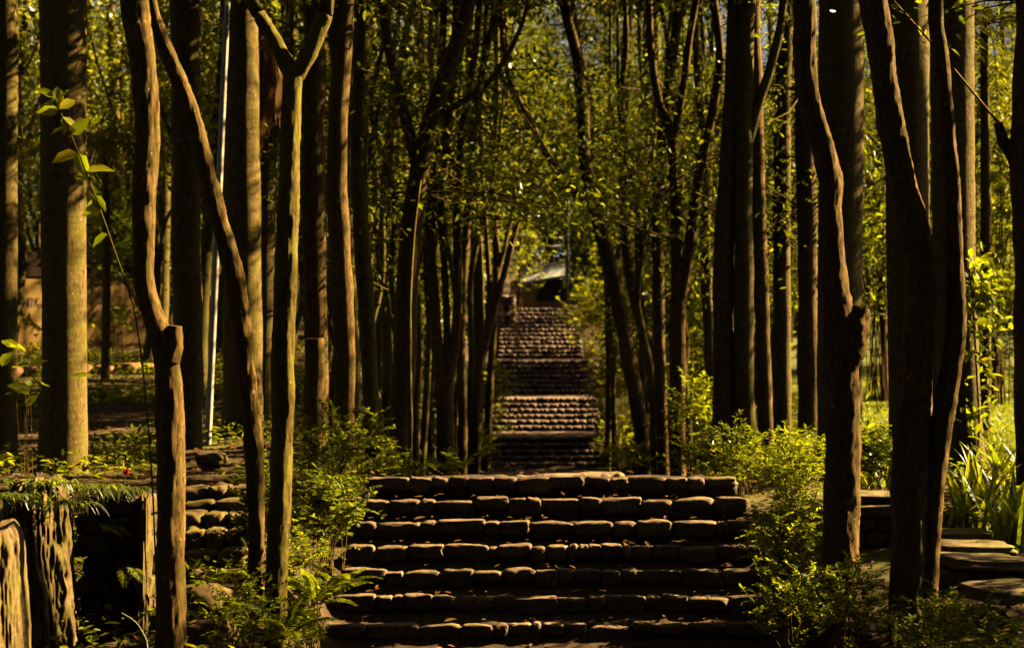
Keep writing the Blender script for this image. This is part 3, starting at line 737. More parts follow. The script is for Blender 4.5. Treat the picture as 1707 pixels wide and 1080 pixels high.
# unseen trees added behind the viewer and to both sides to shut out most of the sky light
for x, d, s_ in ((-9, 4, 1.0), (-13, 12, 1.1), (-15, 22, 1.1), (-6, -5, 1.1), (1, -9, 1.2), (8, -5, 1.1), (12, 3, 1.0), (-14, -8, 1.2), (15, -8, 1.2), (18, 10, 1.1), (-19, 32, 1.1), (22, 20, 1.1), (17, 40, 1.1), (-25, 45, 1.1), (26, 32, 1.2), (-4, -9, 1.1), (4.5, -13, 1.2), (-9, -13, 1.1), (11, -11, 1.1), (0, -17, 1.2), (7, -19, 1.2), (-7, -19, 1.2), (-10, -1, 1.0), (-17, 2, 1.1), (-21, 15, 1.1), (20, 2, 1.1)):
    z = float(gz(x, d)); pts = [[x, d, z+h] for h in (4, 8, 12)]
    if all(ray_clear([q], 2.6) for q in pts):
        place(BR[int(abs(x)+abs(d)) % 3], x, d, s_, "broad leafy tree added outside the frame to shut out sky light", "broad trees added for shade")
    else: print("skip", x, d)

US = [proto_tree(300+i, h, .17, 70, 44, .9, 1.7, name="understory_tree") for i, h in enumerate((4.2, 5.2, 6.2))]
used.update({id(o): False for o in US})
n = 0; tries = 0
while n < 60 and tries < 4000:
    tries += 1
    d = g.uniform(36, 100); px = g.uniform(-40, 1747); x = (px-CX)/F*d
    if n < 26: x = float(stair_x(d))+g.choice([-1, 1])*g.uniform(3.0, 6.5)
    if 60 < d < 82 and 0 < x-1 < 9: continue
    if d > 83 and n > 10 and n < 20: x = g.uniform(-4, 6)
    elif abs(x-float(stair_x(d))) < 3.0: continue
    if d < 48 and ((x/d*F+CX) < 240 or (x/d*F+CX) > 1420): continue
    if any((x-a)**2+((d-b))**2 < 1.9**2 for a, b in spots): continue
    z = float(gz(x, d))
    if not all(ray_clear([[x, d, z+h_]], 2.1) for h_ in (1.5, 3, 4.5)): continue
    spots.append((x, d)); place(US[n % 3], x, d, g.uniform(.8, 1.25), "low leafy understory tree added to shade a flight of the distant stairs", "understory trees of the thicket"); n += 1
print("understory", n)
for x, d, s_ in ((-3.5, 92, .9), (.5, 96, 1.0), (4.5, 91, .9), (2.2, 103, 1.1), (-1.5, 108, 1.1), (7.5, 97, 1.0), (-7, 98, 1.0), (5.5, 108, 1.1), (-5, 114, 1.1), (1.2, 116, 1.2), (5.2, 103, 1.4), (8.5, 107, 1.3)):
    place(BR[int(d) % 3], x, d, s_, "broad leafy tree of the forest wall beyond the distant stairs", "broad trees of the forest wall")
def shade_tree(label, x, d, h, low, rx, ncl, seed, nlf=26, leaf=.17):
    g = np.random.default_rng(seed); z = float(gz(x, d)); root = thing("broad_tree", label, "tree", (x, d, z), "broad trees added for shade")
    p = [[x, d, z-.3, .2], [x+.1, d, z+h*.3, .17], [x-.1, d+.1, z+h*.65, .12], [x, d, z+h, .05]]
    mb = MB(); tube(mb, p, 10, .3, .08, seed=seed)
    A = [q[:3] for q in smooth_path(p, .8) if q[2] > z+low]
    mb.obj("trunk", M['bark_far'], root)
    mb = MB(); twig_crown(mb, (x, d, z+(h+low)/2+.5), (rx, rx, (h-low)/2+.5), ncl, nlf, leaf, g, A, LEAF4, spread=.36 if leaf < .2 else .5)
    mb.obj("crown", [M['leaf_far'], M['bark_far']], root)
# trees with tall crowns added above the view to shade the ground and the wood on both sides
g = np.random.default_rng(77)
for i, (x, d) in enumerate(((-13, 38), (-9, 46), (-5, 40), (-12, 54), (-6, 54), (-1, 47), (-16, 46), (-9, 63), (-15, 64), (4, 52), (-3, 62), (5, 61), (-19, 56), (-14, 33),
                            (17, 36), (20, 44), (16, 47), (22, 53), (14.5, 57), (18, 62), (25, 62), (13, 40), (24, 72), (31, 70), (17, 74), (33, 58), (28, 46), (11, 70), (9, 62), (23, 84), (13, 84), (34, 82))):
    h = 17 if d > 34 else 13.5; low = EYE+.165*d+1 if d > 34 else EYE+.19*d+1.2
    shade_tree("broad leafy tree added outside the frame to shut out sky light", x, d, max(h, low+4.5), low, 3.3, 150, 500+i, 34, .24)
for i, (x, d) in enumerate(((-3.6, 4), (3.6, 4), (0, -2.5), (-5.8, 9.5), (5.9, 8.5), (-6.6, 14.8), (-3, -7), (4, -6), (7.5, -1), (-8, 0), (-8.5, 19), (0.2, -10))):  # unseen trees added over and around the camera against sky light
    shade_tree("broad leafy tree added outside the frame to shut out sky light", x, d, 13, 7.5, 3.4, 150, 700+i, 34, .24)
for k in range(26):  # unseen low trees added behind the camera to close the bright horizon
    a_ = math.pi*(1+k/25); x, d = 13*math.cos(a_)*g.uniform(.9, 1.2), 2+13*math.sin(a_)*g.uniform(.9, 1.15)
    copy_tree(US[k % 3], (x, d, float(gz(x, d))-.3), g.uniform(0, 6), (1.7, 1.7, .75), "low leafy understory tree added outside the frame to shut out sky light", "understory trees added for shade")
for x, d in ((-6, -6), (-2, -8), (2.5, -7), (6, -8), (10, -6), (-10, -7), (14, -4), (-14, -3), (-4, -12), (4, -13), (9, -14), (-9, -14), (-17, 4), (18, 4), (0, -14)):  # more unseen low trees added against light from the horizon
    place(US[int(abs(x)) % 3], x, d, 1.25, "low leafy understory tree added outside the frame to shut out sky light", "understory trees added for shade")
for x, d in ((5.2, 58.2), (6.6, 57.0), (6.0, 69.4), (5.0, 68.0), (8.6, 79.0)):  # trees added to throw shade on flights of the distant stairs
    place(US[int(d) % 3], x, d, 1.15, "low leafy understory tree added to shade a flight of the distant stairs", "understory trees of the thicket")
for i, (x, d, h, low) in enumerate(((7.2, 13.5, 8, 1.8), (8.2, 17.5, 9, 1.8), (7.6, 10.5, 8, 1.5), (10.5, 15.5, 10, 2), (9.5, 22.6, 10, 3), (12.5, 19, 11, 3), (11.5, 24.5, 11, 3.5), (13.5, 28, 12, 4), (10.5, 12, 10, 2), (12, 34, 11, 4.5))):  # unseen trees added on the sun side to darken the ground
    shade_tree("broad leafy tree added outside the frame to shut out sky light", x, d, h, low, 2.3, 190, 400+i)
# ------------------------------------------------------------------ shrubs and small plants
def shrub(label, x, y, hw, hh, d, n, leaf=.06, mat='leaf_shrub', tpl=LEAF6, seed=None, name="shrub", cat="shrub", depth=None, spray=14, group=None, prune=False):
    g = np.random.default_rng(seed if seed is not None else int(x*7+y*3))
    c = P(x, y, d); R = np.array([hw/F*d, depth or (hw/F*d), hh/F*d])
    z0 = float(gz(c[0], c[1])); z0 = min(z0, c[2]-R[2]*.6)
    root = thing(name, label, cat, (c[0], c[1], z0), group)
    ns = max(6, n//spray)
    q = unit(g.normal(size=(ns, 3)))*(g.random((ns, 1))**.4)*R
    q *= (1+.28*vnoise(q/R*1.4+seed_off(x, y), 4))[:, None]
    q += c; q[:, 2] = np.maximum(q[:, 2], gz(q[:, 0], q[:, 1])+.03)
    mb = MB(); base = np.array([c[0], c[1], z0-.05])
    for k in range(min(ns, 26)):
        e = q[k]; b = base+g.normal(0, .1, 3)*np.array([R[0]*2, R[1]*2, 0]); m = (b+e)/2+np.array([0, 0, .1*R[2]])+g.normal(0, .05, 3)*R
        r = .0035+.004*R[2]
        tube(mb, [(*b, r), (*m, r*.8), (*e, r*.35)], 5, .15, 0, cap=False)
    mb.obj("stem", M['bark'], root)
    # arching sprays with alternate leaves
    ax0 = unit(unit(q-base)+g.normal(0, .55, (ns, 3))+np.array([0, 0, -.1]))
    t = np.tile(np.linspace(0, 1, spray), ns); i = np.repeat(np.arange(ns), spray)
    L = leaf*g.uniform(2.2, 4.2, ns)
    pos = q[i]+ax0[i]*(t*L[i])[:, None]+np.array([0, 0, -1.0])*(t**2*L[i]*.3)[:, None]
    sd = unit(np.cross(ax0, [0, 0, 1.0]))
    sgn = np.where(np.arange(len(t)) % 2, 1, -1)[:, None]
    ax = unit(sd[i]*sgn+ax0[i]*.6+g.normal(0, .3, (len(t), 3)))
    nr = unit(np.array([0, 0, 1.0])+g.normal(0, .45, (len(t), 3)))
    sz = leaf*g.uniform(.55, 1.15, len(t))
    ok = pos[:, 2] > gz(pos[:, 0], pos[:, 1])
    if prune: ok &= keep(pos)
    mb = MB(); scatter(mb, tpl, pos[ok], ax[ok], nr[ok], sz[ok]); mb.obj("foliage", M[mat], root)
    return root
def seed_off(x, y): return np.array([x*.013, y*.017, .5])

# right of the stairs
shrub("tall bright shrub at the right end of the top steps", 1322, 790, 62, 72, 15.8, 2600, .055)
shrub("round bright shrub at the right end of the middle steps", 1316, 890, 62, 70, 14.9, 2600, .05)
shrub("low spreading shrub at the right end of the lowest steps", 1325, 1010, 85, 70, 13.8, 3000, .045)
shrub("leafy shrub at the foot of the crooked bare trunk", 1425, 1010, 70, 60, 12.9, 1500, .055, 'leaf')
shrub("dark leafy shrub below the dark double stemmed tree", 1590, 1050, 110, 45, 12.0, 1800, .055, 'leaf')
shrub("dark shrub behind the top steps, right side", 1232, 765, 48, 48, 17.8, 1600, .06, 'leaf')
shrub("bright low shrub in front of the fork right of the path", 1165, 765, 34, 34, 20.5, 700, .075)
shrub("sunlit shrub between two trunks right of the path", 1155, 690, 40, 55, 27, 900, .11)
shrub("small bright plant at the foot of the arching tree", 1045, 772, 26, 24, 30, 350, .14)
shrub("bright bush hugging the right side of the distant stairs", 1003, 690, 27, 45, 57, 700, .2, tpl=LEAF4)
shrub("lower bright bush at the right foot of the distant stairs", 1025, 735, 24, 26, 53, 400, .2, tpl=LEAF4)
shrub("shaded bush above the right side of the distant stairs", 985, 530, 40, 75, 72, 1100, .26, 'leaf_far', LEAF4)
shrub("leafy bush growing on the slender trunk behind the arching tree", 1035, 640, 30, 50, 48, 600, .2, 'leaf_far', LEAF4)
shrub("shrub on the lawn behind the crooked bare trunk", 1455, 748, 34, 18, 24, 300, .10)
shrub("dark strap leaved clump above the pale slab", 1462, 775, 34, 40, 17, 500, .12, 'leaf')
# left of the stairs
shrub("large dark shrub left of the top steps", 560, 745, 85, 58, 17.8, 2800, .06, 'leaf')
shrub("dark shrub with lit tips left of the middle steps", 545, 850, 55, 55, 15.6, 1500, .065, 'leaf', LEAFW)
shrub("tall dark shrub added between the mossy forked trunk and the side steps, for shade", 438, 860, 30, 95, 15.1, 3000, .06, 'leaf')  # shrub added to cast shade on the side steps
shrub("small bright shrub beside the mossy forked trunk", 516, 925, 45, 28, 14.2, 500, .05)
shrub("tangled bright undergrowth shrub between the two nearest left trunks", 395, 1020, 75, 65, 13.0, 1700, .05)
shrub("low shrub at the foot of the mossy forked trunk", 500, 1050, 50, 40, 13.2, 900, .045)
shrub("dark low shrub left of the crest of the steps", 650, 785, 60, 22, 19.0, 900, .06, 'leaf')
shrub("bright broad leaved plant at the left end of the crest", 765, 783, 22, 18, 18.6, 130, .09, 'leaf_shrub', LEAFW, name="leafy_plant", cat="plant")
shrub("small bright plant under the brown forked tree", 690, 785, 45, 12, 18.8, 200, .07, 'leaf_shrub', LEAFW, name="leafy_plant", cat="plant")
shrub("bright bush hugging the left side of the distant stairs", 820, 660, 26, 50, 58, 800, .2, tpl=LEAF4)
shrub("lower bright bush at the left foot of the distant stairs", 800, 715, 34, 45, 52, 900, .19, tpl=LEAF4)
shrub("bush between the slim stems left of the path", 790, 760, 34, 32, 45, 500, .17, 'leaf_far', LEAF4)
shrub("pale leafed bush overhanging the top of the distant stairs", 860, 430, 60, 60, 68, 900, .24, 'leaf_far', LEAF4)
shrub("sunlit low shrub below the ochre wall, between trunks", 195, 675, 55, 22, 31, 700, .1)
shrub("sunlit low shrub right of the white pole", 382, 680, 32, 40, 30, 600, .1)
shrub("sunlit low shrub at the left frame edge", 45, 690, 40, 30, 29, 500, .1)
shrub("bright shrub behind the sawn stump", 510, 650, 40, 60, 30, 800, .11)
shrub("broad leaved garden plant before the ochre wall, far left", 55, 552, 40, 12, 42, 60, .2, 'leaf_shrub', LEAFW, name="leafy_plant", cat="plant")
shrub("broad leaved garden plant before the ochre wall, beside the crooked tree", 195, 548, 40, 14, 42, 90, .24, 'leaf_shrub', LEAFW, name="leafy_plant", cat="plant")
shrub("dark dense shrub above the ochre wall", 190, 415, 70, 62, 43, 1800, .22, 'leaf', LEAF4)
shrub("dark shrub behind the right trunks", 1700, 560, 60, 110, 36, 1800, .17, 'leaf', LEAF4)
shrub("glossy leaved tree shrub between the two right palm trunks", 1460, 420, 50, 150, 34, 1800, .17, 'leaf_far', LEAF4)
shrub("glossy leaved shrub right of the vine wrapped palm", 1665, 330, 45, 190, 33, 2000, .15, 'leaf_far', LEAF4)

# climbing vine on the palm
g = np.random.default_rng(77)
c = P(1610, 800, 19.8); vine = thing("climbing_vine", "bright yellow green vine climbing the flared palm trunk", "vine", (c[0]+.15, c[1], float(gz(c[0], c[1]))))
mb = MB(); path = [P(1622, 800, 19.6), P(1632, 720, 19.6), P(1628, 620, 19.6), P(1622, 520, 19.6), P(1615, 445, 19.6)]
tube(mb, [(*q, .012) for q in path], 6, .1, .1); mb.obj("stem", M['bark'], vine)
ys = np.concatenate([g.normal(495, 35, 300), g.uniform(450, 740, 170)]); n = len(ys)
pos = np.stack([P(1620+g.normal(16, 17)-max(0, (yy-600)*.06), yy, 19.55+g.normal(0, .12)) for yy in ys])
mb = MB(); scatter(mb, LEAFW, pos, rvec(n, g)+np.array([.5, -.2, -.3]), rvec(n, g)*.6+np.array([.2, -.3, .8]), g.uniform(.06, .15, n)); mb.obj("foliage", M['leaf_shrub'], vine)

# strap leaved plants on the right
def strap_plant(label, x, y, d, n, L, seed, w=.028, name="strap_leaved_plant"):
    g = np.random.default_rng(seed); c = P(x, y, d); c[2] = float(gz(c[0], c[1]))
    root = thing(name, label, "plant", c); mb = MB()
    for k in range(n):
        a = g.uniform(0, 6.28); ll = L*g.uniform(.6, 1.15); t = np.linspace(0, 1, 9); lean = g.uniform(.15, .8); dro = g.uniform(.0, .55)
        b = c+np.array([g.normal(0, .12), g.normal(0, .12), -.03])
        cc = np.stack([math.cos(a)*(lean*t+dro*t**2.5)*ll*.7, math.sin(a)*(lean*t+dro*t**2.5)*ll*.7, ll*(t-.55*dro*t**2.6)], -1)+b
        sd = np.array([-math.sin(a+g.normal(0, .5)), math.cos(a), 0]); ww = w*g.uniform(.7, 1.2)*np.clip(1.1-t**2.2*1.08, .02, 1)
        v = np.stack([cc-sd*ww[:, None], cc+np.array([0, 0, -.006]), cc+sd*ww[:, None]], 1).reshape(-1, 3)
        i = np.arange(8)[:, None]*3+np.array([[0, 1]]); f = np.stack([i, i+1, i+4, i+3], -1).reshape(-1, 4)
        mb.add(v, f)
    mb.obj("foliage", M['leaf_shrub'], root); return root
strap_plant("clump of long upright strap leaves beside the flared palm foot", 1620, 930, 16.5, 46, .72, 61)
strap_plant("arching clump of strap leaves at the right frame edge", 1690, 930, 15.8, 46, .72, 62)
strap_plant("strap leaf clump behind the stacked slabs", 1660, 870, 18, 40, .6, 63)
strap_plant("short strap leaf clump above the pale slab", 1470, 800, 18.5, 30, .6, 64)
strap_plant("sparse strap leaf clump right of the flared palm", 1700, 870, 19.5, 30, .5, 65)
shrub("low bright groundcover plant before the strap leaves", 1615, 865, 40, 40, 16.8, 500, .06)

# ferns
def fern_frond(L, seed):
    g = np.random.default_rng(seed); mb = MB(); t = np.linspace(0, 1, 10)
    c = np.stack([L*t, 0*t, L*(.55*t-.6*t**2)], -1)
    tube(mb, np.column_stack([c, .004*(1-.8*t)]), 4, .06, 0, mat=0, cap=False)
    tt = np.linspace(.12, .98, 22)
    for sgn in (-1, 1):
        pos = np.stack([np.interp(tt, t, c[:, k]) for k in range(3)], -1)
        ax = np.tile([.45, sgn*1.0, -.15], (22, 1))+g.normal(0, .06, (22, 3)); nr = np.tile([0, 0, 1.0], (22, 1))+g.normal(0, .1, (22, 3))
        scatter(mb, (LEAF6[0]*np.array([1, .9, 1]), LEAF6[1]), pos, ax, nr, L*.24*np.sin(np.clip(tt, .1, 1)**.7*np.pi*.93)+.008)
    return mb.mesh("frond", M['leaf_shrub'], smooth=False)
FF = [fern_frond(.42, s) for s in (1, 2, 3)]
def fern(label, pos, n, sc, seed, a0=0, a1=6.28, pitch=-.2):
    g = np.random.default_rng(seed); root = thing("fern", label, "fern", pos)
    for k in range(n):
        o = bpy.data.objects.new("frond", FF[k % 3]); COL.objects.link(o); o.parent = root
        o.rotation_euler = (g.normal(0, .15), pitch+g.normal(0, .22), a0+(a1-a0)*(k+.5)/n+g.normal(0, .15)); o.scale = [sc*g.uniform(.8, 1.15)]*3
fern("bright fern at the left end of the lowest steps", P(522, 1010, 13.9), 9, 1.05, 1, pitch=-.55)
fern("fern beside the mossy forked trunk, above the bright fern", P(560, 985, 14.4), 7, .9, 2, pitch=-.5)
fern("small fern low at the foot of the mossy forked trunk", P(478, 1062, 12.8), 7, .9, 3, pitch=-.5)

# ------------------------------------------------------------------ mossy stump, rock and side walls on the left
def ridged(mb, cx, cy, z0, z1, rx, ry, seed, flare=1.3, ridges=.12, seg=260, rows=110, top_amp=.05, lean=(0, 0)):
    th = np.linspace(0, 2*np.pi, seg, endpoint=False); h = np.linspace(0, 1, rows)
    H, T = np.meshgrid(h, th, indexing='ij')
    q = np.stack([np.cos(T)*3.2, np.sin(T)*3.2, H*1.5], -1)
    q = q+.25*vnoise(q*np.array([.7, .7, 3]), seed+8)[..., None]*np.array([1, 1, 0])
    rr = 1+ridges*vnoise(q, seed)+ridges*.7*vnoise(q*np.array([2.2, 2.2, 2.4]), seed+1)+ridges*.45*vnoise(q*np.array([5, 5, 8]), seed+2)+ridges*.28*vnoise(q*np.array([11, 11, 20]), seed+3)
    rr *= 1+(flare-1)*(1-H)**1.7
    rr *= np.where(H > .93, 1-((H-.93)/.07)**2*.25, 1)
    X = cx+np.cos(T)*rx*rr+lean[0]*H; Y = cy+np.sin(T)*ry*rr+lean[1]*H
    Z = z0+(z1-z0)*H+top_amp*H*vnoise(np.stack([np.cos(T)*2, np.sin(T)*2, H], -1), seed+4)
    v = np.stack([X, Y, Z], -1).reshape(-1, 3)
    i = (np.arange(rows-1)*seg)[:, None]; j = np.arange(seg)[None]; k = (j+1) % seg
    mb.add(v, np.stack([i+j, i+k, i+seg+k, i+seg+j], -1).reshape(-1, 4))
    tv = np.vstack([v[-seg:], [[cx+lean[0], cy+lean[1], z1-.02]]])
    mb.add(tv, np.stack([np.arange(seg), (np.arange(seg)+1) % seg, np.full(seg, seg)], -1))
a = P(5, 880, 11.6); zb = .2
o1 = thing("mossy_stump", "sunlit mossy stump in the lower left corner, below the leaf tufts", "tree stump", (a[0], a[1], zb))
mb = MB(); ridged(mb, a[0]-.04, a[1], zb, a[2], .17, .34, 71, 1.35, .12, lean=(-.03, .05)); mb.obj("stump", M['rock'], o1)
a = P(78, 800, 13.0)
o2 = thing("root_mass", "tall streaked mass of old roots behind the mossy stump", "root mass", (a[0], a[1], .3))
mb = MB(); ridged(mb, a[0]-.02, a[1], .3, a[2]+.0, .20, .36, 74, 1.45, .2, lean=(-.08, .12)); mb.obj("roots", M['rock'], o2)
def wall_block(label, x0, x1, y0, d, depth, seed, name="stone_wall", rows=5, m='rock', lm=(.1, .28)):
    g = np.random.default_rng(seed); A = P(x0, y0, d); B = P(x1, y0, d); zb = float(gz((A[0]+B[0])/2, d))-.25
    root = thing(name, label, "stone wall", ((A[0]+B[0])/2, d, zb)); mb = MB()
    z = zb; top = A[2]; rh = (top-zb)/rows
    for r in range(rows):
        x = A[0]-g.uniform(0, .1)
        while x < B[0]-.03:
            L = min(g.uniform(*lm), B[0]-x+.04)
            stone(mb, (x+L/2, d+depth/2+g.normal(0, .012), z+rh/2), (L/2*.97, depth/2, rh/2*.97), 6, g.uniform(5, 9), .12, int(g.integers(1e6)), g.normal(0, .04), g.normal(0, .03)); x += L
        z += rh
    mb.obj("stonework", M[m], root); return root
wall_block("dark mortared stone wall between root mass and crooked tree", 140, 246, 826, 13.4, .5, 31, rows=8)
a = P(243, 822, 13.3)
o3 = thing("root_buttress", "slim root running down the right end of the stone wall", "root", (a[0], a[1], .35))
mb = MB(); ridged(mb, a[0], a[1], .35, a[2]-.02, .035, .09, 79, 1.4, .25, 60, 40); mb.obj("root", M['rock'], o3)
# side steps of loose stones left of the stairs
g = np.random.default_rng(41)
sr = thing("stone_side_steps", "steep dark side steps of rounded field stones behind the nearest left trunks", "stone steps", (P(355, 900, 15)[0], 14.6, .8))
for k, y in enumerate((985, 955, 922, 890, 862, 838, 815)):
    d = 14.3+.28*k; mb = MB(); x = 306-6*k*.2
    while x < 412:
        L = g.uniform(26, 62)/F*d; c = P(x, y, d)
        stone(mb, (c[0]+L/2, d+.15, c[2]-.06), (L/2, .2, g.uniform(.07, .1)), 10, 5.0, .16, int(g.integers(1e6)), g.normal(0, .08), g.normal(0, .06)); x += L*F/d
    mb.obj("step", M['rock'], sr)
for j, (x, y, w, h, d, lb) in enumerate(((352, 765, 26, 12, 20.2, "flat sunlit stone at the top of the little stone pile by the pole"), (354, 784, 18, 10, 20.2, "small middle stone of the pile by the pole"), (352, 801, 24, 10, 20.2, "bottom stone of the pile by the pole"),
                                         (340, 1000, 46, 26, 13.6, "pale flat boulder between the nearest left trunks"), (345, 1060, 50, 30, 13.0, "pale boulder at the lower frame edge between left trunks"))):
    c = P(x, y, d); mb = MB(); hz = h/F*d
    stone(mb, c, (w/F*d, w/F*d*.8, hz), 10, 3.2, .16, 500+j, .3*j)
    o = mb.obj("field_stone", M['rock'], origin=(c[0], c[1], c[2]-hz)); tag(o, lb, "stone")
    lit(x, y-h, d, .12)
# grassy tufts and leaves on top of the wall
strap_plant("tuft of arching grass leaves on top of the root mass", 150, 800, 13.2, 1, .1, 1)
for o in list(bpy.data.objects):
    if o.get('label', '').startswith("tuft of arching"):
        for c in list(o.children): bpy.data.objects.remove(c)
        bpy.data.objects.remove(o)
def top_tuft(label, x, y, d, n, L, seed, mat='leaf_shrub'):
    g = np.random.default_rng(seed); c = P(x, y, d); root = thing("grass_tuft", label, "grass tuft", c); mb = MB()
    for k in range(n):
        a = g.uniform(0, 6.28); ll = L*g.uniform(.5, 1.2); t = np.linspace(0, 1, 7); lean = g.uniform(.5, 1.1)
        b = c+np.array([g.normal(0, .10), g.normal(0, .07), 0])
        cc = np.stack([math.cos(a)*lean*t*ll, math.sin(a)*lean*t*ll, ll*(.75*t-1.05*t**2)], -1)+b
        sd = np.array([-math.sin(a), math.cos(a), 0]); ww = .009*g.uniform(.6, 1.5)*np.clip(1.05-t**2, .03, 1)
        v = np.stack([cc-sd*ww[:, None], cc+sd*ww[:, None]], 1).reshape(-1, 3)
        i = np.arange(6)*2; mb.add(v, np.stack([i, i+1, i+3, i+2], -1))
    mb.obj("foliage", M[mat], root)
top_tuft("tuft of arching leaves hanging over the root mass", 75, 806, 12.9, 90, .26, 81)
top_tuft("tuft of grass leaves on the stone wall's near end", 150, 815, 13.3, 90, .24, 82)
top_tuft("tuft of bright grass leaves on the stone wall, by the red flower", 205, 818, 13.5, 110, .22, 83)
top_tuft("tuft of yellowish leaves draping the streaked roots", 108, 840, 12.7, 60, .2, 84)
top_tuft("tuft of leaves on the mossy stump's back edge", 20, 830, 12.3, 60, .24, 85, 'leaf')
fern("small fern hanging from the dark stone wall", P(205, 940, 13.25), 6, .55, 9, -1.2, .6, .5)
fern("second small fern on the dark stone wall, above the hanging one", P(170, 875, 13.3), 5, .5, 10, -1.2, .4, .3)
c = P(208, 806, 13.3); fl = thing("red_flower", "single red flower spike standing on the stone wall", "flower", c)
mb = MB(); tube(mb, [(*c, .004), (*(c+[0, 0, .05]), .004), (*P(210, 790, 13.3), .003)], 6, .02, 0); mb.obj("stem", M['bark_moss'], fl)
mb = MB(); q = P(210, 792, 13.3); scatter(mb, (LEAFW[0]*np.array([1, 1.1, 2]), LEAFW[1]), np.tile(q, (6, 1)), rvec(6, g)*.35+np.array([0, 0, 1.0]), rvec(6, g), .06); mb.obj("petal", M['leaf_red'], fl)

# sapling with large leaves, left
g = np.random.default_rng(91)
sp = [(264, 1090), (258, 900), (248, 720), (226, 530), (190, 415), (145, 290), (118, 225), (104, 195), (93, 165)]
b = P(*sp[0], 12.9); sap = thing("sapling", "young sapling with big bright leaves leaning left in front of the thick palm", "sapling", (b[0], b[1], float(gz(b[0], b[1]))))
mb = MB(); pp = [[*P(x, y, 12.9), .0075-.0006*k] for k, (x, y) in enumerate(sp)]; pp.insert(0, [b[0], b[1], float(gz(b[0], b[1]))-.05, .008]); tube(mb, pp, 7, .1, .05); mb.obj("stem", M['bark_far'], sap)
lv = [(93, 165, 68, 150, 40), (93, 165, 75, 175, 36), (96, 170, 110, 150, 34), (100, 182, 60, 185, 40), (104, 195, 130, 215, 40), (104, 195, 112, 240, 30), (112, 212, 70, 225, 30), (118, 225, 150, 195, 40), (130, 255, 105, 262, 44), (130, 255, 145, 300, 42), (142, 285, 185, 280, 46), (150, 300, 120, 290, 32),
      (155, 325, 170, 345, 34), (160, 335, 140, 345, 30), (168, 350, 135, 358, 32), (180, 390, 150, 410, 36), (98, 175, 95, 140, 34), (100, 182, 125, 165, 36)]
for x in lv: lit(x[2], x[3], 12.9, .12)
pos = np.array([P(x, y, 12.9) for x, y, *_ in lv]); tip = np.array([P(x2, y2, 12.9+g.normal(0, .05)) for _, _, x2, y2, _ in lv])
mb = MB(); scatter(mb, (LEAFW[0]*np.array([1, .95, 1]), LEAFW[1]), pos, tip-pos, rvec(len(lv), g)*.5+np.array([.3, -.7, .6]), np.array([l[4]/F*12.9*1.05 for l in lv])); mb.obj("foliage", M['leaf_shrub'], sap)
shrub("small broad leaved plant in shade before the thick palm", 48, 655, 26, 30, 14, 14, .17, 'leaf', LEAFW, name="leafy_plant", cat="plant", spray=3)
# dry curved stalk
pp = [P(246, 1082, 11.8), P(240, 1058, 11.8), P(226, 1036, 11.8), P(203, 1021, 11.8)]
mb = MB(); tube(mb, [(pp[0][0]+.01, pp[0][1], float(gz(pp[0][0], 11.8))-.02, .005)]+[(*q, .0042-.0007*i) for i, q in enumerate(pp)], 6, .03, 0)
tag(mb.obj("dry_stalk", M['twig'], origin=(pp[0][0], pp[0][1], float(gz(pp[0][0], 11.8)))), "thin pale curved stalk below the dark stone wall", "stalk"); lit(225, 1036, 11.8, .2)

# sawn stump left of the path
c = P(524, 720, 21.2); z0 = float(gz(c[0], c[1])); q = P(524, 564, 21.2)
ss = thing("cut_trunk", "dark cut trunk with a reddish sawn top beside the straight dark trunk", "tree stump", (c[0], c[1], z0))
mb = MB(); tube(mb, [(c[0]+.03, c[1], z0-.1, .16), (c[0], c[1], z0+.8, .125), (q[0]+.01, q[1], q[2]-.3, .115), (*q, .115)], 16, .08, .08, seed=4, capmat=1); o = mb.obj("trunk", [M['bark'], M['cut']], ss)

# ------------------------------------------------------------------ metal pole
a = P(345, 765, 24); b = P(376, 70, 24); z0 = float(gz(a[0], a[1]))
po = thing("metal_pole", "tall thin white metal pole leaning slightly among the left trunks", "pole", (a[0], a[1], z0))
mb = MB(); tube(mb, [(a[0]-.02, a[1], z0-.2, .046), (*a, .046), (*((a+b)/2), .044), (*b, .040), (*(b+(b-a)*.25), .038)], 14, .4, 0); mb.obj("pole", M['pole'], po)

# ------------------------------------------------------------------ ochre wall with lettering and dark roof
def box(mb, c, half, rz=0, mat=0):
    v = np.array([[x, y, z] for x in (-1, 1) for y in (-1, 1) for z in (-1, 1)])*np.asarray(half, float)
    cr, sr = math.cos(rz), math.sin(rz); v = np.stack([v[:, 0]*cr-v[:, 1]*sr, v[:, 0]*sr+v[:, 1]*cr, v[:, 2]], -1)+np.asarray(c, float)
    mb.add(v, np.array([[0, 1, 3, 2], [4, 6, 7, 5], [0, 4, 5, 1], [2, 3, 7, 6], [0, 2, 6, 4], [1, 5, 7, 3]]), mat)
RZ = math.radians(54); dw = 46.0
c = P(95, 500, dw); z0 = float(gz(c[0], c[1]))
ow = thing("ochre_building", "low ochre building with dark lettering and a dark eave, far behind the left palms", "building", (c[0], c[1], z0))
ux = np.array([math.cos(RZ), math.sin(RZ), 0]); ny = np.array([math.sin(RZ), -math.cos(RZ), 0])
zt_ = P(0, 462, dw)[2]
mb = MB(); cc = c.copy(); cc[2] = (z0-.3+zt_)/2; box(mb, cc-ny*.15, (3.2, .15, (zt_-z0+.3)/2), RZ); mb.obj("wall", M['ochre'], ow, smooth=False)
mb = MB(); box(mb, [cc[0]-ny[0]*1.55, cc[1]-ny[1]*1.55, zt_+.12], (3.4, 1.6, .12), RZ); box(mb, [cc[0]-ny[0]*1.8, cc[1]-ny[1]*1.8, zt_+.45], (3.2, 1.2, .21), RZ); mb.obj("roof", M['rooftile'], ow, smooth=False)
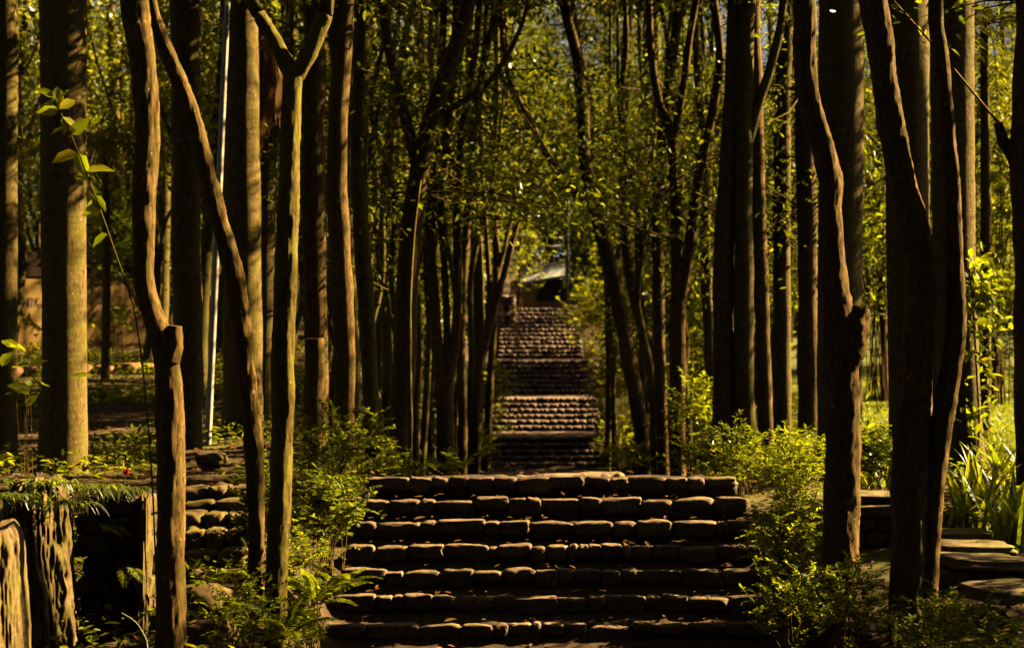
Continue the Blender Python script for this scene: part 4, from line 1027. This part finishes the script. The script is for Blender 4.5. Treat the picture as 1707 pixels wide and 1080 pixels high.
fc = bpy.data.curves.new("lettering", 'FONT'); fc.body = "ANITA-"; fc.size = .34; fc.extrude = .004
fo = bpy.data.objects.new("lettering", fc); COL.objects.link(fo)
bpy.context.view_layer.update()
me = bpy.data.meshes.new_from_object(fo.evaluated_get(bpy.context.evaluated_depsgraph_get())); bpy.data.objects.remove(fo)
me.materials.clear(); me.materials.append(M['ink'])
lo = bpy.data.objects.new("lettering", me); COL.objects.link(lo); lo.parent = ow
# left edge of the first letter at pixel x=28 on the wall plane
tx = np.linspace(-3.2, 3.2, 600); pts = cc[None]+ux[None]*tx[:, None]; pxs = pts[:, 0]/pts[:, 1]*F+CX; kk = np.argmin(abs(pxs-31)); q = pts[kk]+ny*.008
q[2] = EYE+(CY-512)/F*q[1]
lo.location = q-np.array(ow['_o']); lo.rotation_euler = (math.pi/2, 0, RZ)
wpx = me.vertices and max(v.co.x for v in me.vertices)
k2 = np.argmin(abs(pxs-67)); want = tx[k2]-tx[kk]; lo.scale = (want/wpx, 1, 1)
# low brick coloured edging below the wall
c = P(180, 572, 36); mb = MB(); g = np.random.default_rng(8); eb = thing("brick_edging", "line of lit reddish edging stones below the ochre building", "edging", (c[0], 36, float(gz(c[0], 36))))
x = P(10, 572, 36)[0]
while x < P(290, 572, 36)[0]:
    L = g.uniform(.25, .6); z = float(gz(x+L/2, 36)); stone(mb, (x+L/2, 36+g.normal(0, .08), z+.08), (L/2, .2, .16*g.uniform(.7, 1.3)), 4, 3.5, .15, int(g.integers(1e6)), g.normal(0, .2)); x += L*g.uniform(1, 1.5)
mb.obj("stonework", M['terracotta'], eb)

# ------------------------------------------------------------------ side terrace slabs on the right
for j, (x, y, w, h, dp, d, tl, lb) in enumerate((
    (1468, 828, 62, 7, .3, 16.0, .0, "pale flat slab behind the crooked bare trunk, lit from above"),
    (1468, 848, 55, 9, .25, 15.8, .03, "thicker slab under the pale flat slab"),
    (1600, 890, 48, 6, .22, 15.6, .02, "topmost thin slab of the stack beside the strap leaves"),
    (1620, 912, 62, 8, .25, 15.0, -.03, "second slab of the stack beside the strap leaves"),
    (1640, 936, 70, 9, .28, 14.4, -.05, "third slab of the stack, lit along its front edge"),
    (1680, 985, 60, 12, .3, 13.4, .05, "lowest broken slab near the right frame edge"))):
    c = P(x, y, d); mb = MB(); hz = h/F*d
    stone(mb, c, (w/F*d, dp, hz), 10, 11.0, .09, 600+j, .1*j-.2, tl)
    tag(mb.obj("stone_slab", M['slab'], origin=(c[0], c[1], c[2]-hz)), lb, "stone slab")
wall_block("low dark stone wall holding up the pale slab", 1432, 1500, 862, 15.6, .35, 45, rows=4)
wall_block("low dark stone wall holding up the stacked slabs", 1570, 1720, 950, 14.2, .5, 46, rows=3)

# ------------------------------------------------------------------ distant house, pale pillar, wires
c = P(905, 480, 86); z0 = float(gz(c[0], c[1]))
hs = thing("distant_house", "small distant house with pale grey roof above the stairs", "house", (c[0], c[1], z0))
zt_ = P(0, 466, 86)[2]
mb = MB(); box(mb, [c[0]+.2, c[1]+1.5, (z0-.2+zt_)/2], (1.6, 1.5, (zt_-z0+.2)/2), .1); mb.obj("wall", M['darkwall'], hs, smooth=False)
A = P(868, 474, 85.2); B = P(946, 462, 85.2); th = np.array([0, 0, .12])
mb = MB(); v = np.array([A, B, B+[0, 2.6, .75], A+[0, 2.6, .75]]); v = np.vstack([v, v+th])
mb.add(v, np.array([[0, 3, 2, 1], [4, 5, 6, 7], [0, 1, 5, 4], [1, 2, 6, 5], [2, 3, 7, 6], [3, 0, 4, 7]])); mb.obj("roof", M['greyroof'], hs, smooth=False)
c = P(905, 518, 80); mb = MB(); box(mb, (c[0]+.1, 80, float(gz(c[0], 80))+.28), (1.1, .2, .28), 0)
tag(mb.obj("terracotta_kerb", M['terracotta'], origin=(c[0], 80, float(gz(c[0], 80))), smooth=False), "low terracotta kerb at the top of the distant stairs", "kerb")
wall_block("pale sunlit stone parapet at the left top of the distant stairs", 832, 858, 492, 74.5, 1.6, 33, rows=6, m='step_far', lm=(.3, .7))
lit(846, 500, 73.4, .8); lit(910, 462, 86, 1.0); lit(836, 570, 72.5, .7)
a = P(945, 480, 80); z0 = float(gz(a[0], a[1])); b = P(946, 345, 80)
up = thing("utility_pole", "weathered utility pole above the distant stairs", "utility pole", (a[0], a[1], z0))
mb = MB(); tube(mb, [(a[0], a[1], z0-.2, .09), (*b, .08), (*(b+[0, 0, .5]), .07)], 10, .5, .04); mb.obj("pole", M['post'], up)
mb = MB(); box(mb, (b[0], b[1]-.14, b[2]+.1), (.5, .04, .05)); mb.obj("crossarm", M['post'], up, smooth=False)
for lb, p0, p1 in (("upper sagging cable running to the utility pole", P(760, 350, 76), P(945, 396, 80)), ("lower sagging cable running to the utility pole", P(740, 380, 76), P(945, 408, 80))):
    p0 = p0; t = np.linspace(0, 1, 9)
    q = p0+(p1-p0)*t[:, None]; q[:, 2] -= .35*4*t*(1-t)
    p_ext = np.vstack([q[0]+(q[0]-q[1])*12+[0, 0, .6], q])
    mb = MB(); tube(mb, np.column_stack([p_ext, np.full(len(p_ext), .022)]), 6, .5, 0); tag(mb.obj("overhead_cable", M['cable'], origin=p1), lb, "cable")

# ------------------------------------------------------------------ palms with visible fronds in the middle distance
g = np.random.default_rng(15)
def small_palm(label, x, y, d, n, sc, seed):
    g = np.random.default_rng(seed); c = P(x, y, d); z0 = float(gz(c[0], d)); root = thing("young_palm", label, "palm", (c[0], d, z0))
    mb = MB(); tube(mb, [(c[0], d, z0-.1, .09), (c[0]+.03, d, (z0+c[2])/2, .08), (*c, .06)], 10, .2, .05, ring=.02); mb.obj("trunk", M['palm'], root)
    add_fronds(root, c, n, g, sc)
small_palm("young feathery palm behind the two left palms", 175, 240, 34, 11, .95, 1)
small_palm("young feathery palm left of the thick palm", 20, 250, 36, 10, .95, 2)
small_palm("young feathery palm seen behind the white pole", 350, 160, 38, 10, .9, 3)
small_palm("young feathery palm behind the forked brown tree", 630, 250, 46, 11, 1.1, 4)
small_palm("young palm with glossy fronds at the top right corner", 1640, 40, 26, 11, .8, 5)
small_palm("young palm between the right palm trunks", 1560, 330, 32, 10, .9, 6)
small_palm("low feathery palm behind the mossy V tree", 1150, 330, 50, 11, 1.2, 7)

# ------------------------------------------------------------------ grass and leaf litter (uncountable)
g = np.random.default_rng(31)
n = 80000; d = 21+27*g.random(n)**1.3; px = g.uniform(1120, 1720, n); x = (px-CX)/F*d
k = x > 3.6+g.normal(0, .4, n); d, x = d[k], x[k]; n = len(d)
pos = np.stack([x, d, gz(x, d)], -1); mb = MB()
tv = np.array([[0, -.06, 0], [.6, -.045, .02], [1, 0, -.02], [.6, .045, .02], [0, .06, 0]])
scatter(mb, (tv[:4], np.array([[0, 1, 2, 3]])), pos, g.normal(0, .45, (n, 3))+np.array([0, 0, 1.0]), rvec(n, g)*np.array([1, 1, .1]), g.uniform(.04, .11, n))
tag(mb.obj("grass", M['grass'], smooth=False), "short sunlit grass on the lawn behind the right trunks", "grass", kind='stuff')
ns = 3600; d = np.concatenate([g.uniform(16.5, 48, ns), g.uniform(10.5, 17, 500)]); x = np.concatenate([g.uniform(-13, 8, ns)*(d[:ns]/40+.25), g.uniform(-4, 4.5, 500)]); k = (np.abs(x-stair_x(d)) > 2.1) & (vnoise(np.stack([x*.6, d*.35, x*0], -1), 9) > -.12); x, d = x[k], d[k]
m_ = 16; i = np.repeat(np.arange(len(x)), m_); n = len(i); px_ = x[i]+g.normal(0, .13, n); pd_ = d[i]+g.normal(0, .15, n)
mb = MB(); scatter(mb, LEAF6, np.stack([px_, pd_, gz(px_, pd_)+g.uniform(.02, .28, n)*(.5+.5*g.random(len(x)))[i]], -1), rvec(n, g)*np.array([1, 1, .4])+np.array([0, 0, .15]), rvec(n, g)*.4+np.array([0, 0, 1.0]), g.uniform(.06, .15, n))
tag(mb.obj("ground_cover", M['leaf_shrub'], smooth=False), "low leafy ground cover on the forest floor", "ground cover", kind='stuff')
k_ = g.integers(-2, 7, 260); xs_ = .35+g.uniform(-1.75, 1.75, 260); ds_ = 14.7+STEP_RUN*k_+g.uniform(.16, .34, 260)
mb2 = MB(); scatter(mb2, LEAF6, np.stack([xs_, ds_, .55+STEP_R*k_+.004+g.uniform(0, .02, 260)], -1), rvec(260, g)*np.array([1, 1, .25]), rvec(260, g)*.35+np.array([0, 0, 1.0]), g.uniform(.03, .085, 260))
tag(mb2.obj("step_litter", M['leaf_dry'], smooth=False), "dry leaves and bits lying on the near stone steps", "leaf litter", kind='stuff')
n = 30000; d = g.uniform(11, 45, n); x = g.uniform(-9, 9, n)*(d/30+.35); k = np.abs(x-stair_x(d)) > 1.9; d, x = d[k], x[k]; n = len(d)
mb = MB(); scatter(mb, LEAF4, np.stack([x, d, gz(x, d)+.015], -1), rvec(n, g)*np.array([1, 1, .15]), rvec(n, g)*.35+np.array([0, 0, 1.0]), g.uniform(.05, .13, n))
tag(mb.obj("leaf_litter", M['leaf_dry'], smooth=False), "dry fallen leaves on the forest floor", "leaf litter", kind='stuff')
for j, (x, y, d, lb) in enumerate(((690, 826, 16.2, "fallen leaf lying at the left of the second step from the top"), (600, 991, 14.95, "small curled fallen leaf on the second lowest step"), (740, 1034, 14.75, "long dry fallen leaf on the lowest visible step"), (1200, 912, 15.6, "pale curled fallen leaf near the right end of a middle step"))):
    c = P(x, y, d); k = round((d-14.7)/STEP_RUN); c[2] = .55+STEP_R*max(min(int((d-14.7)/STEP_RUN), 6), 0)+.015
    mb = MB(); scatter(mb, LEAF6, c[None], np.array([[1, .3, .25]]), np.array([[0, -.3, 1.0]]), .11)
    tag(mb.obj("fallen_leaf", M['leaf_dry'], origin=c), lb, "fallen leaf")
for o in bpy.data.objects:
    if '_o' in o: del o['_o']
    if o.get('category') and not o.get('kind'): o['kind'] = 'thing'
